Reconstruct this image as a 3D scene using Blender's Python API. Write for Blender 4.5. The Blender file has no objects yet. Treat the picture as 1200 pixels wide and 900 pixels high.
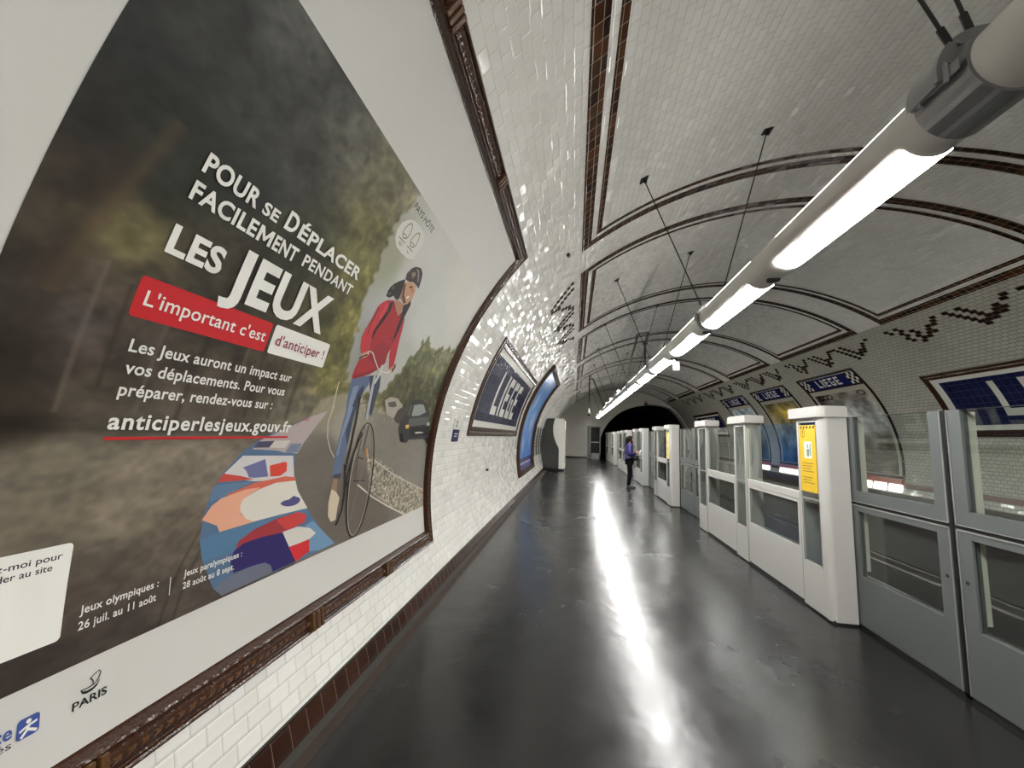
import bpy, bmesh, math, random
import numpy as np
from mathutils import Vector, Matrix

random.seed(7)
rng = np.random.default_rng(11)
SC = bpy.context.scene
COL = SC.collection
PI = math.pi

# ------------------------------------------------------------------ camera, world, exposure
cam_data = bpy.data.cameras.new('camera')
cam_data.sensor_fit = 'HORIZONTAL'
cam_data.sensor_width = 36.0
cam_data.lens = 484.124 / 1200 * 36
cam_data.clip_start = 0.05
cam_data.clip_end = 200
cam = bpy.data.objects.new('camera', cam_data)
COL.objects.link(cam)
cr, cu_, cf = (0.98836, 0.14795, 0.03544), (-0.01683, -0.12517, 0.99199), (-0.15121, 0.98104, 0.12122)
cam.matrix_world = Matrix(((cr[0], cu_[0], -cf[0], 0), (cr[1], cu_[1], -cf[1], 0), (cr[2], cu_[2], -cf[2], 1.6), (0, 0, 0, 1)))
SC.camera = cam
w = bpy.data.worlds.new('station_dark')
w.use_nodes = True
w.node_tree.nodes['Background'].inputs[0].default_value = (0.55, 0.6, 0.62, 1)
w.node_tree.nodes['Background'].inputs[1].default_value = 0.0
SC.world = w
SC.view_settings.view_transform = 'Standard'
SC.view_settings.look = 'None'
SC.view_settings.exposure = 1.0
SC.view_settings.gamma = 1.0
SC.view_settings.use_curve_mapping = False
LENS_POWER = 39.0          # radiance of the lamp diffusers
UPLIGHT_POWER = 10.0        # radiance of the indirect strips on top of the light bar
SC.cycles.max_bounces = 10
SC.cycles.diffuse_bounces = 5
SC.cycles.glossy_bounces = 4
SC.cycles.transparent_max_bounces = 24
SC.cycles.sample_clamp_indirect = 40.0
SC.cycles.use_denoising = True

# ------------------------------------------------------------------ vault geometry
XC, ZC, VA, VB = 3.5065, 1.1171, 5.0545, 4.1621     # elliptical vault section
_th = np.linspace(PI + .75, -.75, 24001)
_ex, _ez = XC + VA * np.cos(_th), ZC + VB * np.sin(_th)
_s = np.concatenate([[0], np.cumsum(np.hypot(np.diff(_ex), np.diff(_ez)))])
_s -= _s[np.argmin(np.where(_th > PI / 2, np.abs(_ez), 9))]
S_R = float(_s[np.argmin(np.where(_th < PI / 2, np.abs(_ez), 9))])   # arc length at floor level of the right wall

def vpt(Y, s, d=0.0):
    th = float(np.interp(s, _s, _th))
    c, n = math.cos(th), math.sin(th)
    nx, nz = -c / VA, -n / VB
    l = math.hypot(nx, nz)
    return Vector((XC + VA * c + d * nx / l, Y, ZC + VB * n + d * nz / l))

def vnormal(s):
    th = float(np.interp(s, _s, _th))
    return Vector((-math.cos(th) / VA, 0, -math.sin(th) / VB)).normalized()

# ------------------------------------------------------------------ colour and material helpers
def lin(c):
    return tuple(((v / 255) / 12.92 if v / 255 <= .04045 else ((v / 255 + .055) / 1.055) ** 2.4) for v in c)

def rgba(c, k=1.0):
    return tuple(min(.9, v * k) for v in lin(c)) + (1,)

PRINT_K = 1.0            # printed colour as seen in the photo -> ink albedo under the station light
MATS = {}
def mat(name, col, rough=.5, metal=0.0, k=1.0, spec=.5, noise=0.0, nscale=30, bump=0.0, bscale=60, coat=0.0):
    if name in MATS:
        return MATS[name]
    m = bpy.data.materials.new(name)
    m.use_nodes = True
    nt = m.node_tree
    b = nt.nodes['Principled BSDF']
    b.inputs['Base Color'].default_value = rgba(col, k)
    b.inputs['Roughness'].default_value = rough
    b.inputs['Metallic'].default_value = metal
    b.inputs['Specular IOR Level'].default_value = spec
    b.inputs['Coat Weight'].default_value = coat
    geo = nt.nodes.new('ShaderNodeTexCoord')
    if noise:
        n = nt.nodes.new('ShaderNodeTexNoise')
        n.inputs['Scale'].default_value = nscale
        n.inputs['Detail'].default_value = 4
        nt.links.new(geo.outputs['Object'], n.inputs['Vector'])
        mx = nt.nodes.new('ShaderNodeMix'); mx.data_type = 'RGBA'
        c = rgba(col, k)
        mx.inputs[6].default_value = tuple(v * (1 - noise) for v in c[:3]) + (1,)
        mx.inputs[7].default_value = tuple(min(.9, v * (1 + noise)) for v in c[:3]) + (1,)
        nt.links.new(n.outputs['Fac'], mx.inputs[0])
        nt.links.new(mx.outputs[2], b.inputs['Base Color'])
    if bump:
        n = nt.nodes.new('ShaderNodeTexNoise')
        n.inputs['Scale'].default_value = bscale
        nt.links.new(geo.outputs['Object'], n.inputs['Vector'])
        bp = nt.nodes.new('ShaderNodeBump')
        bp.inputs['Strength'].default_value = bump
        bp.inputs['Distance'].default_value = .01
        nt.links.new(n.outputs['Fac'], bp.inputs['Height'])
        nt.links.new(bp.outputs['Normal'], b.inputs['Normal'])
    MATS[name] = m
    return m

def emat(name, col, power):
    if name in MATS:
        return MATS[name]
    m = bpy.data.materials.new(name)
    m.use_nodes = True
    b = m.node_tree.nodes['Principled BSDF']
    b.inputs['Base Color'].default_value = (.8, .8, .8, 1)
    b.inputs['Emission Color'].default_value = tuple(col) + (1,)
    b.inputs['Emission Strength'].default_value = power
    MATS[name] = m
    return m

def glass_mat(name, tint=(.93, .96, .95), rough=0.02, spec=1.0):
    if name in MATS:
        return MATS[name]
    m = bpy.data.materials.new(name)
    m.use_nodes = True
    nt = m.node_tree
    nt.nodes.clear()
    out = nt.nodes.new('ShaderNodeOutputMaterial')
    tr = nt.nodes.new('ShaderNodeBsdfTransparent'); tr.inputs[0].default_value = tint + (1,)
    gl = nt.nodes.new('ShaderNodeBsdfGlossy'); gl.inputs['Roughness'].default_value = rough
    fr = nt.nodes.new('ShaderNodeFresnel')
    ge = nt.nodes.new('ShaderNodeNewGeometry')          # thin sheet: the same reflectance from both faces
    io = NT(nt).m('ADD', 1.5, NT(nt).m('MULTIPLY', ge.outputs['Backfacing'], 1 / 1.5 - 1.5))
    nt.links.new(io, fr.inputs['IOR'])
    mu = nt.nodes.new('ShaderNodeMath'); mu.operation = 'MULTIPLY'; mu.inputs[1].default_value = spec; mu.use_clamp = True
    mx = nt.nodes.new('ShaderNodeMixShader')
    nt.links.new(fr.outputs[0], mu.inputs[0])
    nt.links.new(mu.outputs[0], mx.inputs[0])
    nt.links.new(tr.outputs[0], mx.inputs[1])
    nt.links.new(gl.outputs[0], mx.inputs[2])
    nt.links.new(mx.outputs[0], out.inputs[0])
    MATS[name] = m
    return m

def attr_mat(name, rough=.5, spec=.3, streak=0.0):
    """print on paper: colour comes from the mesh's own colour attribute 'ink'"""
    if name in MATS:
        return MATS[name]
    m = bpy.data.materials.new(name)
    m.use_nodes = True
    nt = m.node_tree
    b = nt.nodes['Principled BSDF']
    a = nt.nodes.new('ShaderNodeAttribute'); a.attribute_name = 'ink'
    nt.links.new(a.outputs['Color'], b.inputs['Base Color'])
    b.inputs['Roughness'].default_value = rough
    b.inputs['Specular IOR Level'].default_value = spec
    MATS[name] = m
    return m

class NT:
    """tiny helper for node maths"""
    def __init__(s, nt): s.nt = nt
    def val(s, x, sock):
        if isinstance(x, (int, float)): sock.default_value = x
        else: s.nt.links.new(x, sock)
    def m(s, op, a, b=0.0, c=0.0, clamp=False):
        n = s.nt.nodes.new('ShaderNodeMath'); n.operation = op; n.use_clamp = clamp
        for i, x in enumerate((a, b, c)): s.val(x, n.inputs[i])
        return n.outputs[0]
    def v(s, op, a, b=None, sc=None):
        n = s.nt.nodes.new('ShaderNodeVectorMath'); n.operation = op
        for i, x in enumerate((a, b)):
            if x is None: continue
            if isinstance(x, tuple): n.inputs[i].default_value = x
            else: s.nt.links.new(x, n.inputs[i])
        if sc is not None: s.val(sc, n.inputs['Scale'])
        return n.outputs[0]
    def mix(s, f, a, b):
        n = s.nt.nodes.new('ShaderNodeMix'); n.data_type = 'RGBA'
        s.val(f, n.inputs[0])
        for i, x in ((6, a), (7, b)):
            if isinstance(x, tuple): n.inputs[i].default_value = x
            else: s.nt.links.new(x, n.inputs[i])
        return n.outputs[2]

def tile_mat(name, tw, th, col, col2, grout, rough=.15, stagger=.5, bev=.10, bslope=.3, tilt=.012, gw=.0016, dirt=0.0, swap=False, coat=0.0, lowvar=0.0):
    """glazed tiles in metres of UV; every tile has its own slight tilt and bevelled edges"""
    if name in MATS:
        return MATS[name]
    mt = bpy.data.materials.new(name)
    mt.use_nodes = True
    nt = mt.node_tree
    b = nt.nodes['Principled BSDF']
    N = NT(nt)
    uv = nt.nodes.new('ShaderNodeUVMap'); uv.uv_map = 'UVMap'
    sp = nt.nodes.new('ShaderNodeSeparateXYZ')
    nt.links.new(uv.outputs[0], sp.inputs[0])
    u, v = (sp.outputs[1], sp.outputs[0]) if swap else (sp.outputs[0], sp.outputs[1])
    vs = N.m('DIVIDE', v, th)
    row = N.m('FLOOR', vs)
    fv = N.m('FRACT', vs)
    us = N.m('ADD', N.m('DIVIDE', u, tw), N.m('MULTIPLY', N.m('FLOORED_MODULO', row, 2.0), stagger))
    colm = N.m('FLOOR', us)
    fu = N.m('FRACT', us)
    cb = nt.nodes.new('ShaderNodeCombineXYZ')
    nt.links.new(colm, cb.inputs[0]); nt.links.new(row, cb.inputs[1])
    wn = nt.nodes.new('ShaderNodeTexWhiteNoise'); wn.noise_dimensions = '2D'
    nt.links.new(cb.outputs[0], wn.inputs['Vector'])
    s3 = nt.nodes.new('ShaderNodeSeparateXYZ')
    nt.links.new(wn.outputs['Color'], s3.inputs[0])
    r1, r2, r3 = s3.outputs[0], s3.outputs[1], s3.outputs[2]
    # joints
    eu = N.m('MULTIPLY', N.m('MINIMUM', fu, N.m('SUBTRACT', 1.0, fu)), tw)
    ev = N.m('MULTIPLY', N.m('MINIMUM', fv, N.m('SUBTRACT', 1.0, fv)), th)
    joint = N.m('LESS_THAN', N.m('MINIMUM', eu, ev), gw)
    c = N.mix(r3, rgba(col), rgba(col2))
    if lowvar:
        n = nt.nodes.new('ShaderNodeTexNoise'); n.inputs['Scale'].default_value = .9; n.inputs['Detail'].default_value = 3
        nt.links.new(uv.outputs[0], n.inputs['Vector'])
        f = N.m('MULTIPLY', N.m('SUBTRACT', n.outputs['Fac'], .42), lowvar, clamp=True)
        c = N.mix(f, c, rgba(tuple(x * .72 for x in col)))
    c = N.mix(joint, c, rgba(grout))
    nt.links.new(c, b.inputs['Base Color'])
    nt.links.new(N.m('ADD', N.m('MULTIPLY', joint, .5), rough), b.inputs['Roughness'])
    b.inputs['Coat Weight'].default_value = coat
    # normal: tilt per tile + bevel
    bu, bv = bev * th / tw, bev
    su = N.m('SUBTRACT', N.m('GREATER_THAN', fu, 1 - bu), N.m('LESS_THAN', fu, bu))
    sv = N.m('SUBTRACT', N.m('GREATER_THAN', fv, 1 - bv), N.m('LESS_THAN', fv, bv))
    ku = N.m('ADD', N.m('MULTIPLY', su, bslope), N.m('MULTIPLY', N.m('SUBTRACT', r1, .5), 2 * tilt))
    kv = N.m('ADD', N.m('MULTIPLY', sv, bslope), N.m('MULTIPLY', N.m('SUBTRACT', r2, .5), 2 * tilt))
    # slow waviness of the glaze
    nz = nt.nodes.new('ShaderNodeTexNoise'); nz.inputs['Scale'].default_value = 22
    nt.links.new(uv.outputs[0], nz.inputs['Vector'])
    s4 = nt.nodes.new('ShaderNodeSeparateColor')
    nt.links.new(nz.outputs['Color'], s4.inputs[0])
    ku = N.m('ADD', ku, N.m('MULTIPLY', N.m('SUBTRACT', s4.outputs[0], .5), tilt * .22))
    kv = N.m('ADD', kv, N.m('MULTIPLY', N.m('SUBTRACT', s4.outputs[1], .5), tilt * .22))
    ge = nt.nodes.new('ShaderNodeNewGeometry')
    nrm = ge.outputs['Normal']
    ta = (0.0, 1.0, 0.0)
    cr_ = nt.nodes.new('ShaderNodeVectorMath'); cr_.operation = 'CROSS_PRODUCT'
    nt.links.new(nrm, cr_.inputs[0]); cr_.inputs[1].default_value = ta
    ts = cr_.outputs[0]
    cy = nt.nodes.new('ShaderNodeCombineXYZ')
    nt.links.new(ku if not swap else kv, cy.inputs[1])
    n1 = N.v('ADD', nrm, cy.outputs[0])
    n2 = N.v('ADD', n1, N.v('SCALE', ts, sc=(kv if not swap else ku)))
    n3 = N.v('NORMALIZE', n2)
    nt.links.new(n3, b.inputs['Normal'])
    MATS[name] = mt
    return mt

# ------------------------------------------------------------------ object helpers
def link(name, me, m, parent=None):
    o = bpy.data.objects.new(name, me)
    COL.objects.link(o)
    if m is not None and not me.materials:
        me.materials.append(m)
    if parent is not None:
        o.parent = parent
        mw = Matrix.Translation(parent.location)
        p = parent.parent
        while p is not None:                       # parents carry translation only
            mw = Matrix.Translation(p.location) @ mw
            p = p.parent
        if parent.type != 'EMPTY':                 # a mesh part sits at the origin of its thing
            mw = Matrix.Identity(4)
        o.matrix_parent_inverse = mw.inverted()
    return o

def obj(name, bm, m, parent=None, smooth=False):
    me = bpy.data.meshes.new(name)
    bm.normal_update()
    bm.to_mesh(me)
    bm.free()
    if smooth:
        me.shade_smooth()
    return link(name, me, m, parent)

def tag(o, label, cat, group=None):
    o['label'] = label
    o['category'] = cat
    if group:
        o['group'] = group
    return o

def thing(name, label, cat, loc=(0, 0, 0), group=None):
    o = bpy.data.objects.new(name, None)
    o.empty_display_size = .1
    COL.objects.link(o)
    o.location = loc
    return tag(o, label, cat, group)

def structure(o):
    o['kind'] = 'structure'
    return o

def copy_tree(root, dloc, label=None):
    r = root.copy()
    COL.objects.link(r)
    r.location = Vector(root.location) + Vector(dloc)
    if label:
        r['label'] = label
    for ch in list(root.children):
        c = ch.copy(); COL.objects.link(c); c.parent = r
        c.matrix_parent_inverse = ch.matrix_parent_inverse.copy()
        for g in list(ch.children):
            d = g.copy(); COL.objects.link(d); d.parent = c
            d.matrix_parent_inverse = g.matrix_parent_inverse.copy()
    return r

def box(bm, x0, x1, y0, y1, z0, z1, bevel=0.0, seg=2):
    vs = [bm.verts.new((x, y, z)) for x in (x0, x1) for y in (y0, y1) for z in (z0, z1)]
    q = [(0, 1, 3, 2), (4, 6, 7, 5), (0, 4, 5, 1), (2, 3, 7, 6), (0, 2, 6, 4), (1, 5, 7, 3)]
    fs = [bm.faces.new([vs[i] for i in f]) for f in q]
    if bevel:
        es = list({e for f in fs for e in f.edges})
        bmesh.ops.bevel(bm, geom=es, offset=bevel, segments=seg, affect='EDGES', profile=.5)
    return vs

def tube(bm, p0, p1, r, n=10, caps=True, r1=None):
    p0, p1 = Vector(p0), Vector(p1)
    d = (p1 - p0).normalized()
    a = d.orthogonal().normalized()
    b = d.cross(a)
    r1 = r if r1 is None else r1
    A = [bm.verts.new(p0 + r * (math.cos(2 * PI * i / n) * a + math.sin(2 * PI * i / n) * b)) for i in range(n)]
    B = [bm.verts.new(p1 + r1 * (math.cos(2 * PI * i / n) * a + math.sin(2 * PI * i / n) * b)) for i in range(n)]
    for i in range(n):
        bm.faces.new((A[i], A[(i + 1) % n], B[(i + 1) % n], B[i]))
    if caps:
        bm.faces.new(A[::-1]); bm.faces.new(B)

def path_tube(bm, pts, r, n=8):
    for a, b in zip(pts[:-1], pts[1:]):
        tube(bm, a, b, r, n)
    for p in pts[1:-1]:
        bmesh.ops.create_uvsphere(bm, u_segments=n, v_segments=6, radius=r * 1.02, matrix=Matrix.Translation(p))

def uvsphere(bm, c, r, u=16, v=10, sc=(1, 1, 1)):
    bmesh.ops.create_uvsphere(bm, u_segments=u, v_segments=v, radius=r, matrix=Matrix.Translation(c) @ Matrix.Diagonal((*sc, 1)))

def grid_surface(name, Ys, Ss, dfun, m, parent=None, flip=False):
    """patch of the vault over a Y/s grid, UV in metres (Y, s)"""
    nY, nS = len(Ys), len(Ss)
    vs = []
    for s in Ss:
        base = vpt(0, s, dfun if isinstance(dfun, (int, float)) else 0)
        vs += [(base.x, y, base.z) for y in Ys]
    fs = []
    for j in range(nS - 1):
        for i in range(nY - 1):
            a = j * nY + i
            f = (a, a + 1, a + nY + 1, a + nY)
            fs.append(f)
    me = bpy.data.meshes.new(name)
    me.from_pydata(vs, [], fs)
    uvl = me.uv_layers.new(name='UVMap')
    li = np.zeros(len(me.loops), dtype=np.int32)
    me.loops.foreach_get('vertex_index', li)
    U = np.stack([np.tile(np.array(Ys), nS)[li], np.repeat(np.array(Ss), nY)[li]], -1).astype(np.float32)
    uvl.data.foreach_set('uv', U.ravel())
    me.update()
    # make the normals look into the station
    n = me.polygons[0].normal
    if n.dot(vnormal(Ss[0])) < 0:
        me.flip_normals()
    me.shade_smooth()
    return link(name, me, m, parent)

def map_flat(bm, dmap):
    """bm holds (Y, s, layer) coordinates; send it on to the vault"""
    for v in bm.verts:
        v.co = vpt(v.co.x, v.co.y, dmap(v.co.z))

def cut_s(bm, step=.08):
    lo = min(v.co.y for v in bm.verts); hi = max(v.co.y for v in bm.verts)
    k = math.ceil(lo / step + 1e-6)
    while k * step < hi - 1e-6:
        bmesh.ops.bisect_plane(bm, geom=list(bm.verts) + list(bm.edges) + list(bm.faces), dist=1e-6,
                               plane_co=(0, k * step, 0), plane_no=(0, 1, 0))
        k += 1

def flat_poly(bm, pts, z=0.0):
    vs = [bm.verts.new((p[0], p[1], z)) for p in pts]
    try:
        f = bm.faces.new(vs)
    except ValueError:
        return None
    return f

def uv_from_co(bm, swap=False):
    l = (bm.loops.layers.uv.get('UVMap') or bm.loops.layers.uv.new('UVMap'))
    for f in bm.faces:
        for lp in f.loops:
            lp[l].uv = (lp.vert.co.x, lp.vert.co.y)

def print_poly(name, polys, d, m, parent=None, step=.08, thick=0.0, uv=False):
    """flat printed or inlaid shapes on the vault. polys: list of point lists in (Y, s); later ones lie on top"""
    bm = bmesh.new()
    for p in polys:
        flat_poly(bm, p)
    bmesh.ops.triangulate(bm, faces=bm.faces[:]) if step else None
    cut_s(bm, step or .08)
    if uv:
        uv_from_co(bm)
    if thick:
        r = bmesh.ops.extrude_face_region(bm, geom=bm.faces[:])
        for g in r['geom']:
            if isinstance(g, bmesh.types.BMVert):
                g.co.z = 1
        map_flat(bm, lambda z: d + (thick if z > .5 else 0))
    else:
        map_flat(bm, lambda z: d)
    face_in(bm, bool(thick))
    return obj(name, bm, m, parent)

def face_in(bm, solid=False):
    bm.normal_update()
    if solid:
        bmesh.ops.recalc_face_normals(bm, faces=bm.faces[:])
        return
    for f in bm.faces:
        c = f.calc_center_median()
        n = Vector((XC - c.x, 0, ZC - c.z))
        n = Vector(((XC - c.x) / VA ** 2, 0, (ZC - c.z) / VB ** 2))
        if f.normal.dot(n) < 0:
            f.normal_flip()

def ink_art(name, art, d, m, parent=None, dz=.00012, k=None):
    """coloured shapes printed on the poster: list of (rgb, [(Ymm, smm)...]); one mesh, colour attribute 'ink'"""
    k = PRINT_K if k is None else k
    bm = bmesh.new()
    il = bm.faces.layers.int.new('idx')
    cols = []
    for i, (c, p) in enumerate(art):
        f = flat_poly(bm, [(a / 1000, b / 1000) for a, b in p], float(i))
        cols.append(rgba(c, k))
        if f is not None:
            f[il] = i
    bmesh.ops.triangulate(bm, faces=bm.faces[:])
    cut_s(bm, .08)
    idx = [f[il] for f in bm.faces]
    map_flat(bm, lambda z: d + z * dz)
    face_in(bm)
    me = bpy.data.meshes.new(name)
    bm.to_mesh(me); bm.free()
    at = me.color_attributes.new('ink', 'FLOAT_COLOR', 'CORNER')
    buf = np.zeros((len(me.loops), 4), np.float32)
    for p_, i in zip(me.polygons, idx):
        buf[p_.loop_start:p_.loop_start + p_.loop_total] = cols[i]
    at.data.foreach_set('color', buf.ravel())
    return link(name, me, m, parent)

def stroke_poly(pts, wid):
    """outline of a polyline of constant width (in the given units) as quads"""
    q = []
    P = [Vector((float(a), float(b))) for a, b in pts]
    nrm = []
    for i in range(len(P)):
        a = P[max(0, i - 1)]; b = P[min(len(P) - 1, i + 1)]
        t = (b - a)
        t = t.normalized() if t.length else Vector((1, 0))
        nrm.append(Vector((-t.y, t.x)))
    for i in range(len(P) - 1):
        q.append([tuple(P[i] + nrm[i] * wid / 2), tuple(P[i + 1] + nrm[i + 1] * wid / 2),
                  tuple(P[i + 1] - nrm[i + 1] * wid / 2), tuple(P[i] - nrm[i] * wid / 2)])
    return q

_capcache = {}
def text_flat(txt, bold=0.0, res=4, space=1.0):
    cu = bpy.data.curves.new('lettering', 'FONT')
    cu.body = txt
    cu.resolution_u = res
    cu.offset = bold
    cu.space_character = space
    o = bpy.data.objects.new('lettering_source', cu)
    COL.objects.link(o)
    dg = bpy.context.evaluated_depsgraph_get()
    me = bpy.data.meshes.new_from_object(o.evaluated_get(dg))
    bpy.data.objects.remove(o)
    bpy.data.curves.remove(cu)
    return me

def cap_height(bold):
    if bold not in _capcache:
        me = text_flat('H', bold)
        _capcache[bold] = (min(v.co.y for v in me.vertices), max(v.co.y for v in me.vertices))
        bpy.data.meshes.remove(me)
    return _capcache[bold]

def text_bm(bm, txt, u0, u1, v0, cap, bold=.0, space=1.0, fit=False):
    """lettering in flat coordinates: from u0 to u1, baseline v0, capital height cap (fit: cap is the whole height)"""
    if txt == 'M':                                  # drawn by hand: the thickened outline would close up
        w_ = u1 - u0
        vm = [bm.verts.new((u0 + a * w_, v0 + b * cap, 0)) for a, b in ((0, 0), (0, 1), (.22, 1), (.5, .46), (.78, 1), (1, 1), (1, 0), (.79, 0), (.79, .62), (.56, .18), (.44, .18), (.21, .62), (.21, 0))]
        bm.faces.new(vm)
        return
    me = text_flat(txt, bold, 4, space)
    lo, hi = cap_height(bold)
    if fit:
        ys = [v.co.y for v in me.vertices]
        lo, hi = min(ys), max(ys)
    xs = [v.co.x for v in me.vertices]
    x0, x1 = min(xs), max(xs)
    ky = cap / (hi - lo)
    kx = (u1 - u0) / (x1 - x0)
    vm = [bm.verts.new((u0 + (v.co.x - x0) * kx, v0 + (v.co.y - lo) * ky, 0)) for v in me.vertices]
    for p in me.polygons:
        try:
            bm.faces.new([vm[i] for i in p.vertices])
        except ValueError:
            pass
    bpy.data.meshes.remove(me)

def vtext(name, items, d, m, parent, step=.08):
    """items: (text, Y0, Y1, s_base, cap, bold)"""
    bm = bmesh.new()
    for it in items:
        text_bm(bm, *it)
    bmesh.ops.triangulate(bm, faces=bm.faces[:])
    cut_s(bm, step)
    map_flat(bm, lambda z: d)
    face_in(bm)
    return obj(name, bm, m, parent)

def vnoise(ny, nx, gy, gx, seed):
    r = np.random.default_rng(seed)
    g = r.random((gy + 2, gx + 2))
    y = np.linspace(0, gy, ny, endpoint=False); x = np.linspace(0, gx, nx, endpoint=False)
    yi, xi = y.astype(int), x.astype(int)
    fy, fx = (y - yi)[:, None], (x - xi)[None, :]
    fy = fy * fy * (3 - 2 * fy); fx = fx * fx * (3 - 2 * fx)
    a = g[yi][:, xi]; b = g[yi][:, xi + 1]; c = g[yi + 1][:, xi]; e = g[yi + 1][:, xi + 1]
    return (a * (1 - fx) + b * fx) * (1 - fy) + (c * (1 - fx) + e * fx) * fy - .5

def picture_grid(name, Ys, Ss, rgb, d, m, parent, k=None):
    """photographic print: a fine grid whose vertices carry the print's colours"""
    k = PRINT_K if k is None else k
    o = grid_surface(name, Ys, Ss, d, m, parent)
    me = o.data
    c = np.clip(rgb, 0, 255) / 255
    c = np.where(c <= .04045, c / 12.92, ((c + .055) / 1.055) ** 2.4) * k
    c = np.clip(c, 0, .88)
    buf = np.ones((len(Ss) * len(Ys), 4), np.float32)
    buf[:, :3] = c.reshape(-1, 3)
    at = me.color_attributes.new('ink', 'FLOAT_COLOR', 'POINT')
    at.data.foreach_set('color', buf.ravel())
    return o
ROADART= [((88,112,140),[(2336,1727),(2262,1637),(2175,1534),(2125,1462),(2137,1365),(2185,1276),(2295,1149),(2428,1016),(2527,929),(2607,874),(2062,866),(1722,866),(1674,912),(1606,1057),(1586,1133),(1588,1221),(1607,1317),(1646,1397),(1743,1499),(1836,1555),(2034,1630),(2182,1685)]),((178,164,160),[(2336,1727),(2262,1637),(2175,1534),(2136,1473),(1795,1503),(1838,1549),(2036,1624),(2183,1683)]),((190,110,95),[(2184,1679),(2115,1657),(2071,1625),(2142,1633)]),((78,74,98),[(1825,1544),(1936,1546),(1907,1513),(1806,1514)]),((205,198,190),[(1936,1546),(2060,1547),(2021,1507),(1910,1513)]),((120,130,150),[(2066,1529),(2158,1528),(2135,1480),(2029,1478)]),((205,200,198),[(1748,1479),(2103,1463),(2143,1340),(1934,1344),(1846,1350),(1647,1392)]),((112,112,152),[(1691,1408),(1825,1438),(1896,1456),(1937,1365),(1842,1367),(1759,1382)]),((212,74,58),[(1935,1420),(2041,1433),(2063,1427),(2071,1382),(2026,1359),(1953,1363)]),((200,80,70),[(1656,1404),(1758,1384),(1844,1360),(1630,1368)]),((98,126,154),[(1621,1357),(1846,1350),(1758,1325),(1678,1298),(1607,1288),(1609,1334)]),((205,105,85),[(1688,1306),(1848,1342),(2061,1354),(2152,1342),(2156,1322),(2051,1321),(1898,1308),(1779,1284)]),((226,166,138),[(1667,1295),(1799,1317),(1896,1316),(1831,1287),(1792,1252),(1794,1202),(1883,1152),(1681,1147),(1665,1177),(1583,1217),(1622,1269)]),((216,210,198),[(2156,1322),(2187,1263),(2295,1149),(2066,1153),(1882,1153),(1827,1176),(1789,1213),(1780,1244),(1794,1272),(1883,1306),(2001,1327)]),((84,80,126),[(2220,1210),(2209,1223),(2187,1234),(2157,1242),(2123,1245),(2092,1244),(2068,1239),(2054,1230),(2051,1219),(2061,1207),(2081,1196),(2109,1188),(2141,1184),(2174,1184),(2200,1189),(2217,1198)]),((86,122,152),[(1883,1150),(2066,1151),(2302,1144),(2269,1123),(2086,1127),(1903,1109),(1799,1082),(1772,1040),(1608,1043),(1586,1133),(1681,1145)]),((158,58,64),[(1799,1082),(1888,1114),(2035,1136),(2209,1142),(2290,1113),(2280,1072),(2113,1053),(1926,1041),(1774,1025)]),((198,70,66),[(2036,1130),(2209,1142),(2290,1113),(2280,1072),(2129,1058)]),((52,44,98),[(1772,1040),(1827,1063),(1952,1065),(2096,1053),(2216,871),(2037,871),(2020,909),(1980,933),(1893,942),(1782,941),(1755,1002)]),((206,202,192),[(2095,1057),(2220,1059),(2331,1030),(2394,985),(2379,959),(2156,965)]),((206,52,56),[(2156,962),(2333,965),(2335,893),(2216,871)]),((112,146,176),[(2333,965),(2394,985),(2342,1022),(2278,1051),(2358,1065),(2597,879),(2438,876),(2335,893)]),((108,112,126),[(1782,941),(1893,940),(1980,931),(2020,906),(2034,870),(1722,866),(1676,911)])]
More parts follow.
